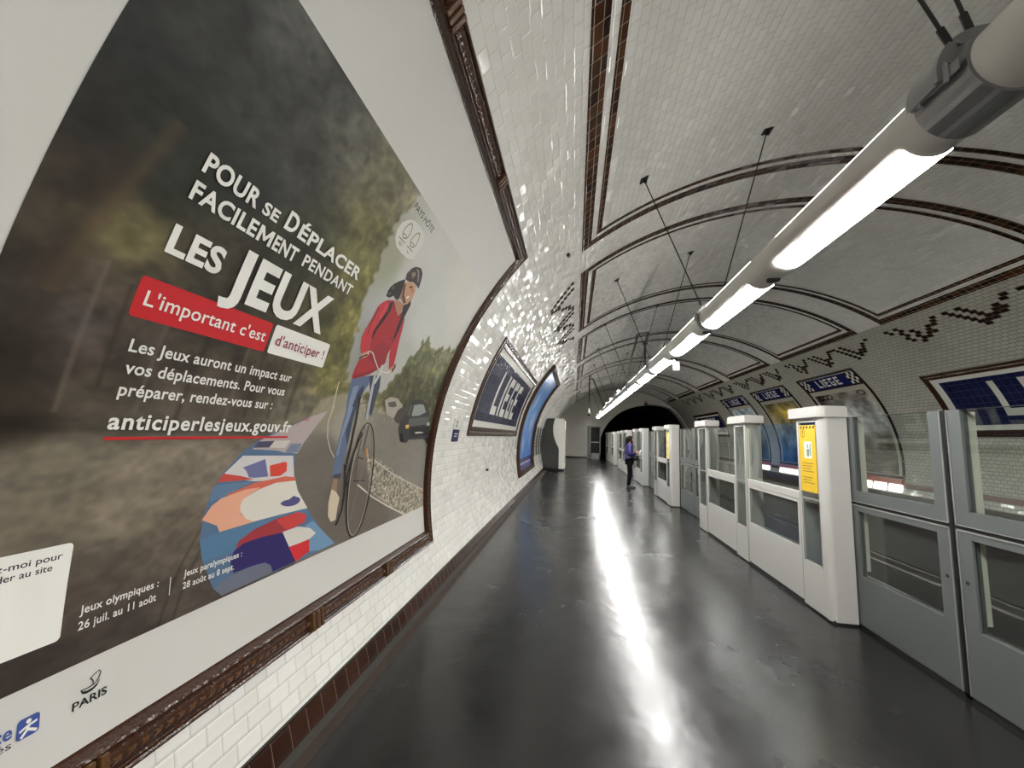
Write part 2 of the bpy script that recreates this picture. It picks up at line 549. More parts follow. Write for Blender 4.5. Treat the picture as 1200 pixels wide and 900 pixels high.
CYCLIST= [((70,76,90),[(2693,2006),(2858,2031),(2897,1947),(2890,1815),(2888,1721),(2824,1753),(2784,1891)]),((98,112,138),[(2495,1956),(2641,1995),(2708,2008),(2728,1948),(2686,1880),(2655,1823),(2646,1715),(2646,1558),(2627,1430),(2618,1290),(2519,1302),(2515,1374),(2516,1484),(2526,1596),(2532,1735),(2506,1848)]),((64,72,92),[(2686,1880),(2655,1823),(2646,1715),(2646,1558),(2638,1494),(2589,1596),(2589,1738),(2604,1858),(2670,1947)]),((128,142,164),[(2543,1904),(2600,1924),(2610,1792),(2596,1674),(2557,1558),(2550,1446),(2527,1447),(2539,1583),(2551,1723),(2541,1826)]),((66,70,84),[(2519,1302),(2618,1290),(2619,1323),(2539,1324)]),((150,118,92),[(2535,1294),(2584,1289),(2590,1206),(2522,1227)]),((200,186,160),[(2526,1229),(2586,1204),(2630,1160),(2615,1095),(2603,1022),(2548,1021),(2512,1063),(2506,1148)]),((46,41,40),[(2632,2727),(2584,2695),(2537,2654),(2512,2619),(2505,2584),(2513,2549),(2557,2553),(2594,2582),(2649,2569),(2682,2588),(2670,2631),(2652,2703)]),((86,80,76),[(2527,2617),(2542,2641),(2562,2639),(2554,2608)]),((90,84,80),[(2524,2573),(2538,2593),(2556,2589),(2544,2565)]),((46,41,40),[(2832,2652),(2869,2605),(2866,2550),(2867,2508),(2805,2527),(2762,2561),(2798,2592),(2808,2649)]),((176,130,102),[(2642,2576),(2765,2580),(2787,2545),(2779,2489),(2697,2505),(2651,2540)]),((166,50,56),[(2550,2533),(2630,2560),(2710,2509),(2772,2484),(2797,2533),(2868,2503),(2902,2430),(2897,2311),(2845,2242),(2846,2196),(2860,2132),(2784,2063),(2689,2013),(2515,1954),(2486,1964),(2492,2024),(2508,2086),(2590,2133),(2561,2229),(2554,2290),(2591,2395)]),((150,46,53),[(2604,2198),(2739,2272),(2803,2333),(2829,2386),(2872,2282),(2846,2196),(2860,2132),(2777,2073),(2603,2115)]),((190,58,64),[(2550,2533),(2503,2498),(2475,2457),(2472,2379),(2452,2297),(2443,2230),(2469,2167),(2504,2133),(2586,2140),(2552,2227),(2564,2303),(2601,2408),(2603,2512)]),((148,44,52),[(2481,2454),(2504,2456),(2496,2386),(2492,2314),(2502,2255),(2484,2259),(2472,2338),(2474,2400)]),((206,74,78),[(2551,2510),(2581,2514),(2580,2455),(2570,2399),(2548,2396),(2553,2457)]),((140,44,50),[(2492,1970),(2508,1982),(2659,2029),(2771,2082),(2783,2071),(2687,2017),(2517,1957)]),((176,52,60),[(2838,2493),(2877,2494),(2908,2432),(2943,2323),(2978,2224),(2999,2143),(3016,2105),(2944,2093),(2878,2192),(2836,2296),(2831,2410)]),((50,40,42),[(2591,2526),(2627,2550),(2643,2487),(2613,2399),(2577,2317),(2568,2241),(2544,2297),(2574,2390),(2605,2475)]),((50,40,42),[(2784,2546),(2851,2533),(2863,2472),(2870,2374),(2850,2274),(2829,2386),(2818,2475)]),((196,150,120),[(2503,2127),(2569,2163),(2605,2146),(2554,2107)]),((180,134,106),[(2943,2101),(3004,2137),(3032,2090),(2987,2076)]),((192,146,116),[(2642,2699),(2704,2741),(2803,2748),(2835,2707),(2847,2648),(2813,2593),(2762,2578),(2682,2601),(2659,2649)]),((150,108,84),[(2642,2699),(2669,2716),(2703,2644),(2775,2589),(2762,2578),(2682,2601),(2659,2649)]),((226,214,200),[(2753,2633),(2784,2656),(2795,2641),(2773,2624)]),((168,122,94),[(2758,2705),(2779,2718),(2820,2699),(2790,2682)]),((40,34,32),[(2644,2689),(2658,2694),(2722,2628),(2783,2597),(2768,2587),(2708,2618)]),((70,50,44),[(2724,2707),(2766,2729),(2771,2712),(2736,2701)]),((62,53,50),[(2632,2727),(2611,2765),(2636,2817),(2673,2849),(2745,2869),(2800,2850),(2834,2804),(2860,2744),(2807,2750),(2744,2751),(2678,2730)]),((140,118,100),[(2659,2752),(2654,2782),(2694,2817),(2727,2808),(2709,2762)]),((128,122,116),[(2682,2842),(2741,2847),(2804,2791),(2803,2766),(2740,2823)])]
BIKE= [((176,166,152),[(3039,1226),(3042,1301),(3037,1375),(3023,1445),(3003,1509),(2978,1563),(2950,1607),(2920,1638),(2890,1657),(2859,1662),(2832,1652),(2810,1631),(2791,1597),(2776,1554),(2764,1502),(2754,1443),(2747,1379),(2742,1312),(2738,1244),(2736,1177),(2737,1113),(2740,1054),(2746,1002),(2755,957),(2768,921),(2785,894),(2808,878),(2835,873),(2864,881),(2894,900),(2925,931),(2956,973),(2984,1025),(3008,1086),(3027,1154),(3039,1226)],[(3029,1228),(3032,1302),(3027,1376),(3014,1446),(2994,1509),(2970,1563),(2942,1606),(2913,1637),(2885,1654),(2861,1658),(2839,1650),(2818,1629),(2800,1596),(2784,1553),(2772,1501),(2762,1442),(2755,1377),(2749,1310),(2746,1242),(2744,1175),(2744,1112),(2747,1053),(2753,1000),(2763,956),(2775,920),(2792,895),(2811,881),(2832,877),(2858,884),(2887,903),(2917,934),(2947,975),(2975,1027),(3000,1088),(3018,1155),(3029,1228)]),((44,38,36),[(3066,1222),(3070,1299),(3063,1376),(3048,1449),(3025,1515),(2996,1572),(2963,1617),(2928,1649),(2893,1669),(2855,1674),(2823,1664),(2797,1642),(2776,1608),(2758,1563),(2744,1510),(2733,1450),(2725,1385),(2719,1316),(2715,1247),(2714,1178),(2716,1113),(2721,1053),(2729,999),(2740,952),(2756,914),(2777,886),(2803,868),(2836,861),(2870,868),(2904,887),(2939,918),(2973,960),(3005,1014),(3033,1076),(3054,1146),(3066,1222)],[(3051,1224),(3054,1301),(3048,1378),(3032,1450),(3009,1515),(2981,1571),(2949,1615),(2916,1646),(2885,1664),(2860,1667),(2834,1659),(2810,1638),(2789,1605),(2771,1561),(2757,1508),(2746,1448),(2737,1382),(2731,1314),(2728,1245),(2727,1176),(2728,1111),(2733,1051),(2741,997),(2752,951),(2768,914),(2787,887),(2808,873),(2831,868),(2859,875),(2892,893),(2926,923),(2960,965),(2991,1018),(3018,1080),(3039,1150),(3051,1224)]),((48,42,40),[(2627,1379),(2664,1288),(2675,1186),(2655,1078),(2605,1002),(2590,994)],[(2648,1378),(2685,1286),(2697,1182),(2675,1071),(2624,994),(2606,984)]),((48,44,44),[(2694,1259),(2721,1154)],[(2711,1258),(2738,1152)]),((52,48,48),[(2646,1850),(2670,1678),(2670,1507),(2650,1341)],[(2671,1850),(2696,1676),(2695,1504),(2674,1336)]),((52,48,48),[(2790,1601),(2726,1454),(2686,1313),(2675,1224)],[(2814,1596),(2749,1449),(2709,1308),(2697,1220)]),((90,86,84),[(2812,1655),(2792,1436),(2808,1261)],[(2826,1654),(2806,1434),(2821,1259)]),((78,72,70),[(2875,1671),(2866,1558),(2859,1461)],[(2890,1670),(2880,1556),(2873,1459)]),((60,54,52),[(2786,1251),(2944,1237)],[(2783,1259),(2941,1246)]),((150,140,128),[(2876,1251),(2947,1557)],[(2873,1252),(2943,1557)]),((150,140,128),[(2873,1252),(2782,991)],[(2876,1251),(2785,990)]),((150,140,128),[(2873,1251),(3024,1139)],[(2876,1252),(3026,1140)]),((214,150,70),[(2899,1479),(2931,1415)],[(2921,1480),(2954,1415)]),((58,52,50),[(2801,1418),(2877,1400)],[(2805,1425),(2880,1408)]),((80,74,70),[(2675,1795),(2776,1817)],[(2670,1800),(2770,1822)]),((172,176,180),[(2752,2016),(2781,1864),(2805,1697)],[(2787,2018),(2817,1864),(2841,1696)]),((70,72,80),[(2822,1838),(2835,1719)],[(2833,1838),(2846,1718)]),((214,208,198),[(2577,2138),(2594,2164),(2634,2160),(2693,2120),(2776,2070),(2844,2060),(2927,2057),(2999,2092)],[(2564,2140),(2586,2171),(2644,2167),(2705,2125),(2787,2076),(2848,2068),(2920,2065),(2985,2098)]),((204,200,194),[(2809,2107),(2819,2050),(2781,1964)],[(2839,2109),(2849,2048),(2810,1960)]),((44,40,40),[(2502,2089),(2534,2113),(2586,2138)],[(2491,2094),(2524,2119),(2576,2144)]),((44,40,40),[(3009,2086),(3036,2126),(3024,2150)],[(2988,2089),(3014,2127),(3003,2147)]),((196,186,168),[(2361,1919),(2374,1738),(2360,1654),(2390,1559),(2443,1486),(2501,1432)],[(2371,1919),(2384,1737),(2370,1653),(2400,1559),(2452,1487),(2510,1434)]),((190,182,168),[(3041,1392),(3319,1283),(3654,1174),(4182,1017)],[(3052,1399),(3331,1291),(3666,1183),(4198,1027)]),((206,198,184),[(2848,1219),(3090,1098),(3367,984),(3765,835)],[(2860,1226),(3103,1105),(3380,993),(3781,844)])]
CARART= [((168,158,146),[(3038,1857),(3118,1890),(3253,1893),(3382,1845),(3456,1750),(3310,1715),(3127,1749)]),((92,88,84),[(3103,1843),(3223,1866),(3304,1811),(3165,1785)]),((76,70,64),[(3276,1720),(3314,1794),(3418,1840),(3542,1783),(3499,1672),(3340,1688)]),((58,58,57),[(3489,1530),(3404,1642),(3435,1727),(3503,1759),(3540,1872),(3622,1916),(3816,1930),(3969,1890),(4106,1782),(4279,1531),(4171,1502),(4059,1545),(3690,1539),(3647,1510),(3555,1515)]),((150,156,150),[(3641,1759),(3634,1887),(3836,1904),(4018,1790)]),((84,88,86),[(3527,1764),(3559,1858),(3593,1876),(3604,1757)]),((92,93,89),[(3599,1734),(4086,1777),(4160,1700),(3612,1661)]),((36,36,35),[(3653,1654),(4123,1682),(4204,1582),(3697,1565)]),((196,190,176),[(3804,1627),(4010,1638),(4028,1606),(3819,1596)]),((232,178,96),[(3551,1674),(3621,1680),(3638,1647),(3568,1641)]),((190,190,180),[(4068,1713),(4147,1720),(4168,1687),(4088,1681)]),((24,23,22),[(3444,1593),(3517,1601),(3591,1514),(3500,1523)]),((24,23,22),[(4098,1557),(4249,1565),(4270,1496),(4149,1498)])]
CTRL= [(810,2720,40,40,38),(956,2920,50,50,46),(1131,3132,72,72,68),(810,2483,38,36,33),(1004,2569,36,38,32),(1188,2831,52,53,49),(1477,3106,70,70,64),(1623,3103,88,86,76),(1909,3083,105,102,80),(1436,2812,58,57,52),(1312,2639,45,46,42),(1057,2456,40,41,34),(840,2302,50,44,37),(818,2092,54,48,40),(878,2072,60,52,44),(1001,2213,104,96,66),(1011,2049,78,68,56),(862,1942,62,55,50),(870,1777,40,35,30),(1008,1911,78,70,66),(957,1794,60,52,46),(1128,1915,75,66,58),(919,1642,56,48,40),(1065,1705,84,76,64),(1103,1545,108,100,86),(1016,1447,115,106,92),(1400,1474,122,112,98),(1280,1303,122,112,97),(1044,1295,104,95,82),(1462,1142,98,88,76),(1033,1108,75,66,58),(1232,1090,84,75,66),(1334,886,62,55,50),(1038,901,55,48,44),(1485,944,78,70,62),(1611,1389,118,108,95),(2003,1713,112,106,90),(2104,2821,95,92,60),(2260,2551,110,105,62),(2278,2272,120,114,66),(2237,2043,95,92,55),(1738,2476,52,52,40),(1530,2255,50,48,38),(2002,2293,70,68,46),(2377,1958,118,112,70),(2224,3011,118,112,90),(1725,1818,72,64,52),(1975,1944,80,74,58),(1489,1823,74,66,56),(1414,2025,52,48,40),(2735,2965,190,189,182),(2648,2379,176,178,178),(3562,3013,196,194,184),(3280,2566,190,190,184),(2791,2020,168,168,162),(2707,2738,186,186,180),(3908,3157,198,196,188),(2526,3205,196,194,186),(3650,2237,100,100,72),(4029,2352,112,112,86),(3654,1986,72,72,50),(4218,2047,66,66,46),(2529,1634,150,144,130),(2396,1470,105,98,90),(2659,1175,98,90,82),(3363,1507,122,116,106),(3838,1175,126,121,112),(3665,964,110,104,95),(3172,974,98,90,80),(2340,1746,140,132,112),(2266,1326,104,97,88),(1684,873,70,62,56),(2080,2641,100,98,62),(2333,2764,150,150,130),(2528,2221,150,152,146),(2536,2041,146,146,136),(3046,2166,172,172,164),(3315,3266,198,196,188)]

# ------------------------------------------------------------------ the station shell
Y0, Y1 = -9.0, 32.3          # platform vault, from behind the camera to the end wall
WHITE = (239, 238, 232); WHITE2 = (233, 231, 223)
M_TILE = tile_mat('white_bevelled_tile', .137, .0775, WHITE, WHITE2, (190, 185, 170), rough=.09, bev=.13, bslope=.22, tilt=.08, lowvar=.5)
M_TILE_END = tile_mat('white_end_wall_tile', .137, .0775, (234, 231, 222), (226, 222, 212), (170, 164, 152), rough=.2, bev=.1, bslope=.12, tilt=.02)
M_BROWN = tile_mat('brown_glazed_tile', .131, .0775, (34, 18, 12), (84, 50, 24), (176, 166, 148), rough=.12, stagger=.0, bev=.08, bslope=.2, tilt=.02)
M_BROWN_S = tile_mat('brown_glazed_tile_crosswise', .131, .0775, (34, 18, 12), (72, 42, 22), (150, 140, 124), rough=.12, stagger=.0, bev=.08, bslope=.2, tilt=.02, swap=True)
M_DARKTILE = tile_mat('dark_brown_tile', .137, .0775, (28, 16, 12), (58, 32, 18), (120, 110, 98), rough=.12, bev=.08, bslope=.2, tilt=.02)
M_SKIRT = tile_mat('brown_skirting_tile', .13, .2, (58, 31, 17), (43, 22, 12), (112, 92, 76), rough=.14, stagger=0, bev=.05, bslope=.15, tilt=.02)

def srange(a, b, step=.06):
    return list(np.linspace(a, b, max(2, int(round((b - a) / step)) + 1)))

YS = list(np.linspace(Y0, Y1, 12))
structure(grid_surface('wall_left', YS, srange(0.0, 4.30), 0, M_TILE))
structure(grid_surface('ceiling', YS, srange(4.30, 11.80), 0, M_TILE))
M_TILE_R = tile_mat('dimmed_white_tile', .137, .0775, (196, 194, 180), (186, 184, 170), (88, 85, 75), rough=.1, bev=.13, bslope=.22, tilt=.055, gw=.004, lowvar=.5)  # white tile darkened in colour to paint in the weaker light across the tracks
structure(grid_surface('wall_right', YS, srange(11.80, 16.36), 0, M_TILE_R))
M_SOOT = mat('sooty_wall_base', (58, 55, 50), rough=.85, noise=.35, nscale=2)
structure(grid_surface('wall_right_base', YS, srange(16.36, S_R + 1.25), 0, M_SOOT))

# platform floor: dark worn asphalt with a soft polish
def floor_mat():
    m = bpy.data.materials.new('polished_dark_asphalt')
    m.use_nodes = True
    nt = m.node_tree; N = NT(nt); b = nt.nodes['Principled BSDF']
    tc = nt.nodes.new('ShaderNodeTexCoord')
    def noise(scale, detail=3, sx=1, sy=1, rough=.5):
        mp = nt.nodes.new('ShaderNodeMapping'); mp.inputs['Scale'].default_value = (sx, sy, 1)
        nt.links.new(tc.outputs['Object'], mp.inputs[0])
        n = nt.nodes.new('ShaderNodeTexNoise'); n.inputs['Scale'].default_value = scale; n.inputs['Detail'].default_value = detail
        n.inputs['Roughness'].default_value = rough
        nt.links.new(mp.outputs[0], n.inputs['Vector'])
        return n.outputs['Fac']
    big = noise(.9, 4)
    mid = noise(5, 4)
    fine = noise(90, 2)
    c = N.mix(big, rgba((20, 20, 20)), rgba((32, 31, 30)))
    nt.links.new(c, b.inputs['Base Color'])
    r = N.m('ADD', .17, N.m('MULTIPLY', mid, .14))
    r = N.m('ADD', r, N.m('MULTIPLY', N.m('SUBTRACT', big, .5), .2))
    nt.links.new(r, b.inputs['Roughness'])
    b.inputs['Specular IOR Level'].default_value = .45
    h = N.m('ADD', N.m('MULTIPLY', noise(2.2, 3), .9), N.m('MULTIPLY', fine, .05))
    h = N.m('ADD', h, N.m('MULTIPLY', noise(14, 2), .10))
    bp = nt.nodes.new('ShaderNodeBump'); bp.inputs['Strength'].default_value = .35; bp.inputs['Distance'].default_value = .02
    nt.links.new(h, bp.inputs['Height']); nt.links.new(bp.outputs['Normal'], b.inputs['Normal'])
    return m
M_FLOOR = floor_mat()
bm = bmesh.new(); box(bm, -1.42, 2.66, Y0, Y1, -.18, 0)
structure(obj('floor', bm, M_FLOOR))
M_BED = mat('dark_track_bed', (38, 36, 33), rough=.9, noise=.4, nscale=6)
bm = bmesh.new(); box(bm, 2.62, 8.05, Y0, Y1, -1.25, -1.08)
structure(obj('floor_track_bed', bm, M_BED))
M_CONC = mat('sooty_concrete', (84, 80, 74), rough=.85, noise=.3, nscale=3)
bm = bmesh.new(); box(bm, 2.56, 2.66, Y0, Y1, -1.2, -.18)
structure(obj('wall_platform_edge', bm, M_CONC))

# gutter along the foot of the left wall
bm = bmesh.new()
box(bm, -1.395, -1.30, Y0, Y1, 0, .006)
structure(obj('trim_1', bm, mat('grey_gutter_cement', (66, 64, 60), rough=.6, noise=.35, nscale=25)))
bm = bmesh.new()
box(bm, -1.30, -1.235, Y0, Y1, 0, .004)
structure(obj('trim_2', bm, mat('rusty_gutter_edge', (58, 46, 39), rough=.7, noise=.5, nscale=9)))

# brown tiled skirting at the foot of the wall, with a rounded top
def vault_bar(name, prof, Ya, Yb, m, n=2):
    """profile [(s, d)...] swept along Y on the vault; UV in metres"""
    bm = bmesh.new()
    ul = (bm.loops.layers.uv.get('UVMap') or bm.loops.layers.uv.new('UVMap'))
    rows = []
    for y in np.linspace(Ya, Yb, n):
        rows.append([bm.verts.new(vpt(y, s, d)) for s, d in prof])
    for i in range(n - 1):
        for j in range(len(prof) - 1):
            f = bm.faces.new((rows[i][j], rows[i + 1][j], rows[i + 1][j + 1], rows[i][j + 1]))
            for lp in f.loops:
                k = j + (1 if lp.vert in (rows[i][j + 1], rows[i + 1][j + 1]) else 0)
                lp[ul].uv = (lp.vert.co.y, prof[k][0])
    face_in(bm)
    return obj(name, bm, m)
structure(vault_bar('baseboard_left', [(0, .012), (.112, .012), (.119, .009), (.122, 0)], Y0, Y1, M_SKIRT))
structure(vault_bar('trim_3', [(.118, .002), (.124, .016), (.131, .016), (.136, .002)], Y0, Y1, mat('dark_brown_bead', (34, 16, 10), rough=.15)))

# brown tile borders of the vault panels and the zigzag friezes
SL, SRR = 4.704, 11.815
def panel_trim(idx, ya, yb):
    polys_y, polys_s = [], []
    for sa, sb in ((SL, SL + .155), (SL + .234, SL + .311), (SRR - .155, SRR), (SRR - .311, SRR - .234)):
        o = .0 if sa < SL + .1 or sb > SRR - .1 else .234
        polys_y.append([(ya + o, sa), (yb - o, sa), (yb - o, sb), (ya + o, sb)])
    for a, b, o in ((0, .155, .155), (.234, .311, .311)):
        for y0, y1 in ((ya + a, ya + b), (yb - b, yb - a)):
            polys_s.append([(y0, SL + o), (y1, SL + o), (y1, SRR - o), (y0, SRR - o)])
    bm = bmesh.new()
    for li, polys in enumerate((polys_y, polys_s)):
        for p in polys:
            f = flat_poly(bm, p)
            f.material_index = li
    cut_s(bm, .08)
    uv_from_co(bm)
    map_flat(bm, lambda z: .003)
    face_in(bm)
    o = obj('trim_%d' % idx, bm, M_BROWN)
    o.data.materials.append(M_BROWN_S)
    return structure(o)
for k, ya in enumerate([1.81 - 4.53 * 2, 1.81 - 4.53, 1.81] + [6.34 + 4.53 * i for i in range(6)]):
    yb = min(ya + 3.78, Y1 - .25)
    if ya > Y0:
        panel_trim(10 + k, ya, yb)

def zigzag(idx, ya, s0, sgn, seed, width=3.7):
    """frieze of single dark tiles: shallow thick strokes up, steep double strokes down; s0 is the row nearest the vault panel"""
    r = random.Random(seed)
    tw, th = .137, .0775
    rows = 7
    cells = set()
    x = 0.0
    ncol = width / tw
    k0 = math.floor(s0 / th) if sgn > 0 else math.ceil(s0 / th)
    def put(xc, row):
        k = k0 - sgn * row
        off = .5 * (k % 2)
        cells.add((round(xc + off) - off, k))
    while x < ncol - 3:
        for row in range(rows):                    # steep double stroke
            put(x + row * .5, row)
            if row < rows - 1: put(x + 2 + row * .5, row)
        x += rows * .5
        h = r.choice((rows - 2, rows - 1))
        for row in range(h, -1, -1):               # shallow stroke back
            put(x, row)
            if r.random() < .4: put(x + 1, row)
            x += .85
        x += .6
    bm = bmesh.new()
    base = math.floor(ya / tw)
    g = .003
    for (c, k) in sorted(cells):
        y = (base + (c if sgn > 0 else ncol - c)) * tw
        y = (round(y / tw + .5 * (k % 2)) - .5 * (k % 2)) * tw
        flat_poly(bm, [(y + g, k * th + g), (y + tw - g, k * th + g), (y + tw - g, (k + 1) * th - g), (y + g, (k + 1) * th - g)])
    uv_from_co(bm)
    map_flat(bm, lambda z: .003)
    face_in(bm)
    return structure(obj('trim_%d' % idx, bm, M_DARKTILE))
zz = 30
for k in (0, 1, 2, 3, 4, 5, -1):
    ya = 6.45 + 4.53 * k
    if ya + 3.5 < Y1:
        if k in (0, 2, 4):
            zigzag(zz, ya, 4.56, 1, 5 + k); zz += 1
        zigzag(zz, ya, 12.0, -1, 9 + k); zz += 1

# end wall with the black tunnel mouth
def end_wall():
    bm = bmesh.new()
    ul = (bm.loops.layers.uv.get('UVMap') or bm.loops.layers.uv.new('UVMap'))
    N_ = 96
    ths = np.linspace(PI + .62, -.62, N_)
    outer = [(XC + VA * math.cos(t), ZC + VB * math.sin(t)) for t in ths]
    cx, a, z0, b = 5.70, 3.80, .9, 3.28
    ti = np.linspace(PI, 0, N_)
    inner = [(cx + a * math.cos(t), z0 + b * math.sin(t)) for t in ti]
    def keep(x, z):
        q_ = math.hypot((x - XC) / VA, (z - ZC) / VB)
        return (x, z) if q_ < .985 else (XC + (x - XC) / q_ * .985, ZC + (z - ZC) / q_ * .985)
    inner = [keep(*p_) for p_ in inner]
    for dy in (0.0,):
        A = [bm.verts.new((x, Y1, z)) for x, z in outer]
        B = [bm.verts.new((x, Y1, z)) for x, z in inner]
        for i in range(N_ - 1):
            bm.faces.new((A[i], A[i + 1], B[i + 1], B[i]))
        # below the springing on the left, down to the track bed
        c1 = bm.verts.new((cx - a, Y1, -1.2)); c0 = bm.verts.new((outer[0][0], Y1, -1.2))
        bm.faces.new((A[0], B[0], c1, c0))
        # soffit
        C_ = [bm.verts.new((x, Y1 + .9, z)) for x, z in inner]
        for i in range(N_ - 1):
            bm.faces.new((B[i], B[i + 1], C_[i + 1], C_[i]))
        c2 = bm.verts.new((cx - a, Y1 + .9, -1.2))
        bm.faces.new((B[0], C_[0], c2, c1))
    for f in bm.faces:
        for lp in f.loops:
            lp[ul].uv = (lp.vert.co.x + lp.vert.co.y, lp.vert.co.z)
    bmesh.ops.recalc_face_normals(bm, faces=bm.faces[:])
    for f in bm.faces:
        if abs(f.normal.y) > .5 and f.normal.y > 0: f.normal_flip()
    structure(obj('wall_end', bm, M_TILE_END))
    # tunnel tube going on into the dark
    bm = bmesh.new()
    pts = [(cx - a, -1.2)] + inner + [(inner[-1][0], -1.2)]
    A = [bm.verts.new((x, Y1 + .9, z)) for x, z in pts]
    B = [bm.verts.new((x, Y1 + 24, z)) for x, z in pts]
    for i in range(len(pts) - 1):
        bm.faces.new((A[i], A[i + 1], B[i + 1], B[i]))
    bm.faces.new((A[-1], A[0], B[0], B[-1]))
    bm.faces.new(B)
    structure(obj('wall_tunnel', bm, mat('tunnel_soot', (20, 19, 18), rough=.95)))
end_wall()
bm = bmesh.new()
box(bm, -2.2, 9.2, Y0 - .1, Y0, -1.3, 5.5)
structure(obj('wall_behind', bm, M_TILE_END))
bm = bmesh.new(); box(bm, -.75, 1.14, Y1 - .02, Y1 + .02, 0, .13)
structure(obj('baseboard_end', bm, mat('dark_brown_bead', (34, 16, 10))))

# service door in the end wall
M_ALU = mat('brushed_aluminium', (178, 178, 174), rough=.4, metal=.6)
M_PSD = mat('white_grey_lacquer', (214, 212, 206), rough=.32, k=.66, noise=.03, nscale=4)
M_GLASS = glass_mat('clear_pane', (.90, .93, .92), .015, 1.0)
M_DKGLASS = mat('dark_pane', (36, 38, 34), rough=.08)
bm = bmesh.new()
x0, x1, yd = 1.16, 1.98, Y1 - .06
box(bm, x0, x0 + .08, yd, Y1 + .04, 0, 2.45); box(bm, x1 - .08, x1, yd, Y1 + .04, 0, 2.45)
box(bm, x0, x1, yd, Y1 + .04, 2.37, 2.45); box(bm, x0, x1, yd, Y1 + .04, 1.2, 1.28); box(bm, x0, x1, yd, Y1 + .04, 0, .42)
dr = structure(obj('door_1', bm, M_PSD))
bm = bmesh.new(); box(bm, x0 + .08, x1 - .08, Y1 - .02, Y1 + .02, .42, 2.37)
obj('door_pane', bm, M_DKGLASS, dr)
bm = bmesh.new(); box(bm, .98, 1.14, Y1 - .08, Y1 + .02, 0, 2.45)
structure(obj('trim_60', bm, mat('grey_metal_post', (120, 120, 116), rough=.4, metal=.5)))

# brown tile course low on the right wall
structure(vault_bar('trim_61', [(S_R - .72, .001), (S_R - .72, .004), (S_R - .60, .004), (S_R - .60, .001)], Y0, Y1, mat('red_brown_course', (104, 66, 52), rough=.25)))

# rails of the two tracks
M_RAIL = mat('worn_steel_rail', (150, 146, 140), rough=.25, metal=.9)
rail_names = ['running rail nearest the platform doors', 'second running rail counted from the platform doors', 'third running rail, past the gap between the tracks', 'running rail nearest the far tiled wall']
for i, x in enumerate((3.25, 4.70, 5.75, 7.2)):
    bm = bmesh.new()
    box(bm, x - .07, x + .07, Y0, 55, -1.08, -1.06)
    box(bm, x - .01, x + .01, Y0, 55, -1.06, -.95)
    box(bm, x - .035, x + .035, Y0, 55, -.95, -.91, .008)
    tag(obj('rail', bm, M_RAIL), 'steel ' + rail_names[i], 'rail', 'running rails')

# ------------------------------------------------------------------ the hanging tubular light
TX, TZ, TR = 1.45, 2.94, .126
M_TUBE = mat('grey_white_lacquer_tube', (216, 213, 207), rough=.35, k=1.0)
M_STEEL = mat('grey_clamp_steel', (150, 150, 151), rough=.3, metal=.6)
M_ROD = mat('dark_rod_steel', (40, 38, 36), rough=.45, metal=.4)
M_LENS = emat('lit_diffuser', (1.0, .99, .96), LENS_POWER)
# prismatic diffuser: throws more of its light sideways than straight down
_nt = M_LENS.node_tree; _N = NT(_nt)
_g = _nt.nodes.new('ShaderNodeNewGeometry'); _sx = _nt.nodes.new('ShaderNodeSeparateXYZ')
_nt.links.new(_g.outputs['Normal'], _sx.inputs[0])
_f = _N.m('MULTIPLY', _N.m('ADD', _sx.outputs[2], 1.0), 3.28, clamp=True)
_nt.links.new(_N.m('MULTIPLY', _N.m('ADD', .55, _N.m('MULTIPLY', _f, 1.3)), LENS_POWER), _nt.nodes['Principled BSDF'].inputs['Emission Strength'])
lamp = thing('tubular_light', 'long grey tubular light bar hanging on rods above the platform', 'lamp', (TX, 9, TZ))
bm = bmesh.new()
tube(bm, (TX, Y0 + .3, TZ), (TX, 26.5, TZ), TR, 48)
o = obj('tube', bm, M_TUBE, lamp, smooth=False)
for p in o.data.polygons:
    p.use_smooth = len(p.vertices) == 4
def lens(ya, yb):
    bm = bmesh.new()
    a0 = math.radians(46); n = 16
    P = [(TX + (TR + .004) * math.sin(t), TZ - (TR + .004) * math.cos(t)) for t in np.linspace(-a0, a0, n)]
    A = [bm.verts.new((x, ya, z)) for x, z in P]; B = [bm.verts.new((x, yb, z)) for x, z in P]
    for i in range(n - 1):
        bm.faces.new((A[i], A[i + 1], B[i + 1], B[i]))
    Ai = [bm.verts.new((TX + (x - TX) * .96, ya, TZ + (z - TZ) * .96)) for x, z in P]
    Bi = [bm.verts.new((TX + (x - TX) * .96, yb, TZ + (z - TZ) * .96)) for x, z in P]
    for i in range(n - 1):
        bm.faces.new((A[i + 1], A[i], Ai[i], Ai[i + 1])); bm.faces.new((B[i], B[i + 1], Bi[i + 1], Bi[i]))
    bm.faces.new((A[0], B[0], Bi[0], Ai[0])); bm.faces.new((A[-1], Ai[-1], Bi[-1], B[-1]))
    bmesh.ops.recalc_face_normals(bm, faces=bm.faces[:])
    for f in bm.faces:
        c = f.calc_center_median()
        if f.normal.dot(c - Vector((TX, c.y, TZ))) < -.001 and abs(f.normal.y) < .5: f.normal_flip()
    obj('lens', bm, M_LENS, lamp)
    # indirect strip on top of the bar, washing the platform side of the vault
    bm = bmesh.new()
    T_ = np.linspace(-math.radians(38), -math.radians(2), 9)
    A = [bm.verts.new((TX + (TR + .003) * math.sin(t), ya, TZ + (TR + .003) * math.cos(t))) for t in T_]
    B = [bm.verts.new((v.co.x, yb, v.co.z)) for v in A]
    for i in range(8):
        f = bm.faces.new((A[i], A[i + 1], B[i + 1], B[i]))
        if f.normal.z < 0: pass
    bm.normal_update()
    for f in bm.faces:
        if f.normal.z < 0: f.normal_flip()
    obj('uplight_strip', bm, emat('indirect_strip', (1, .985, .95), UPLIGHT_POWER), lamp)
LP = 1.58
for k in range(-5, 16):
    ya = 1.84 + LP * k
    if k == -1: ya -= .35
    lens(ya, ya + 1.15)

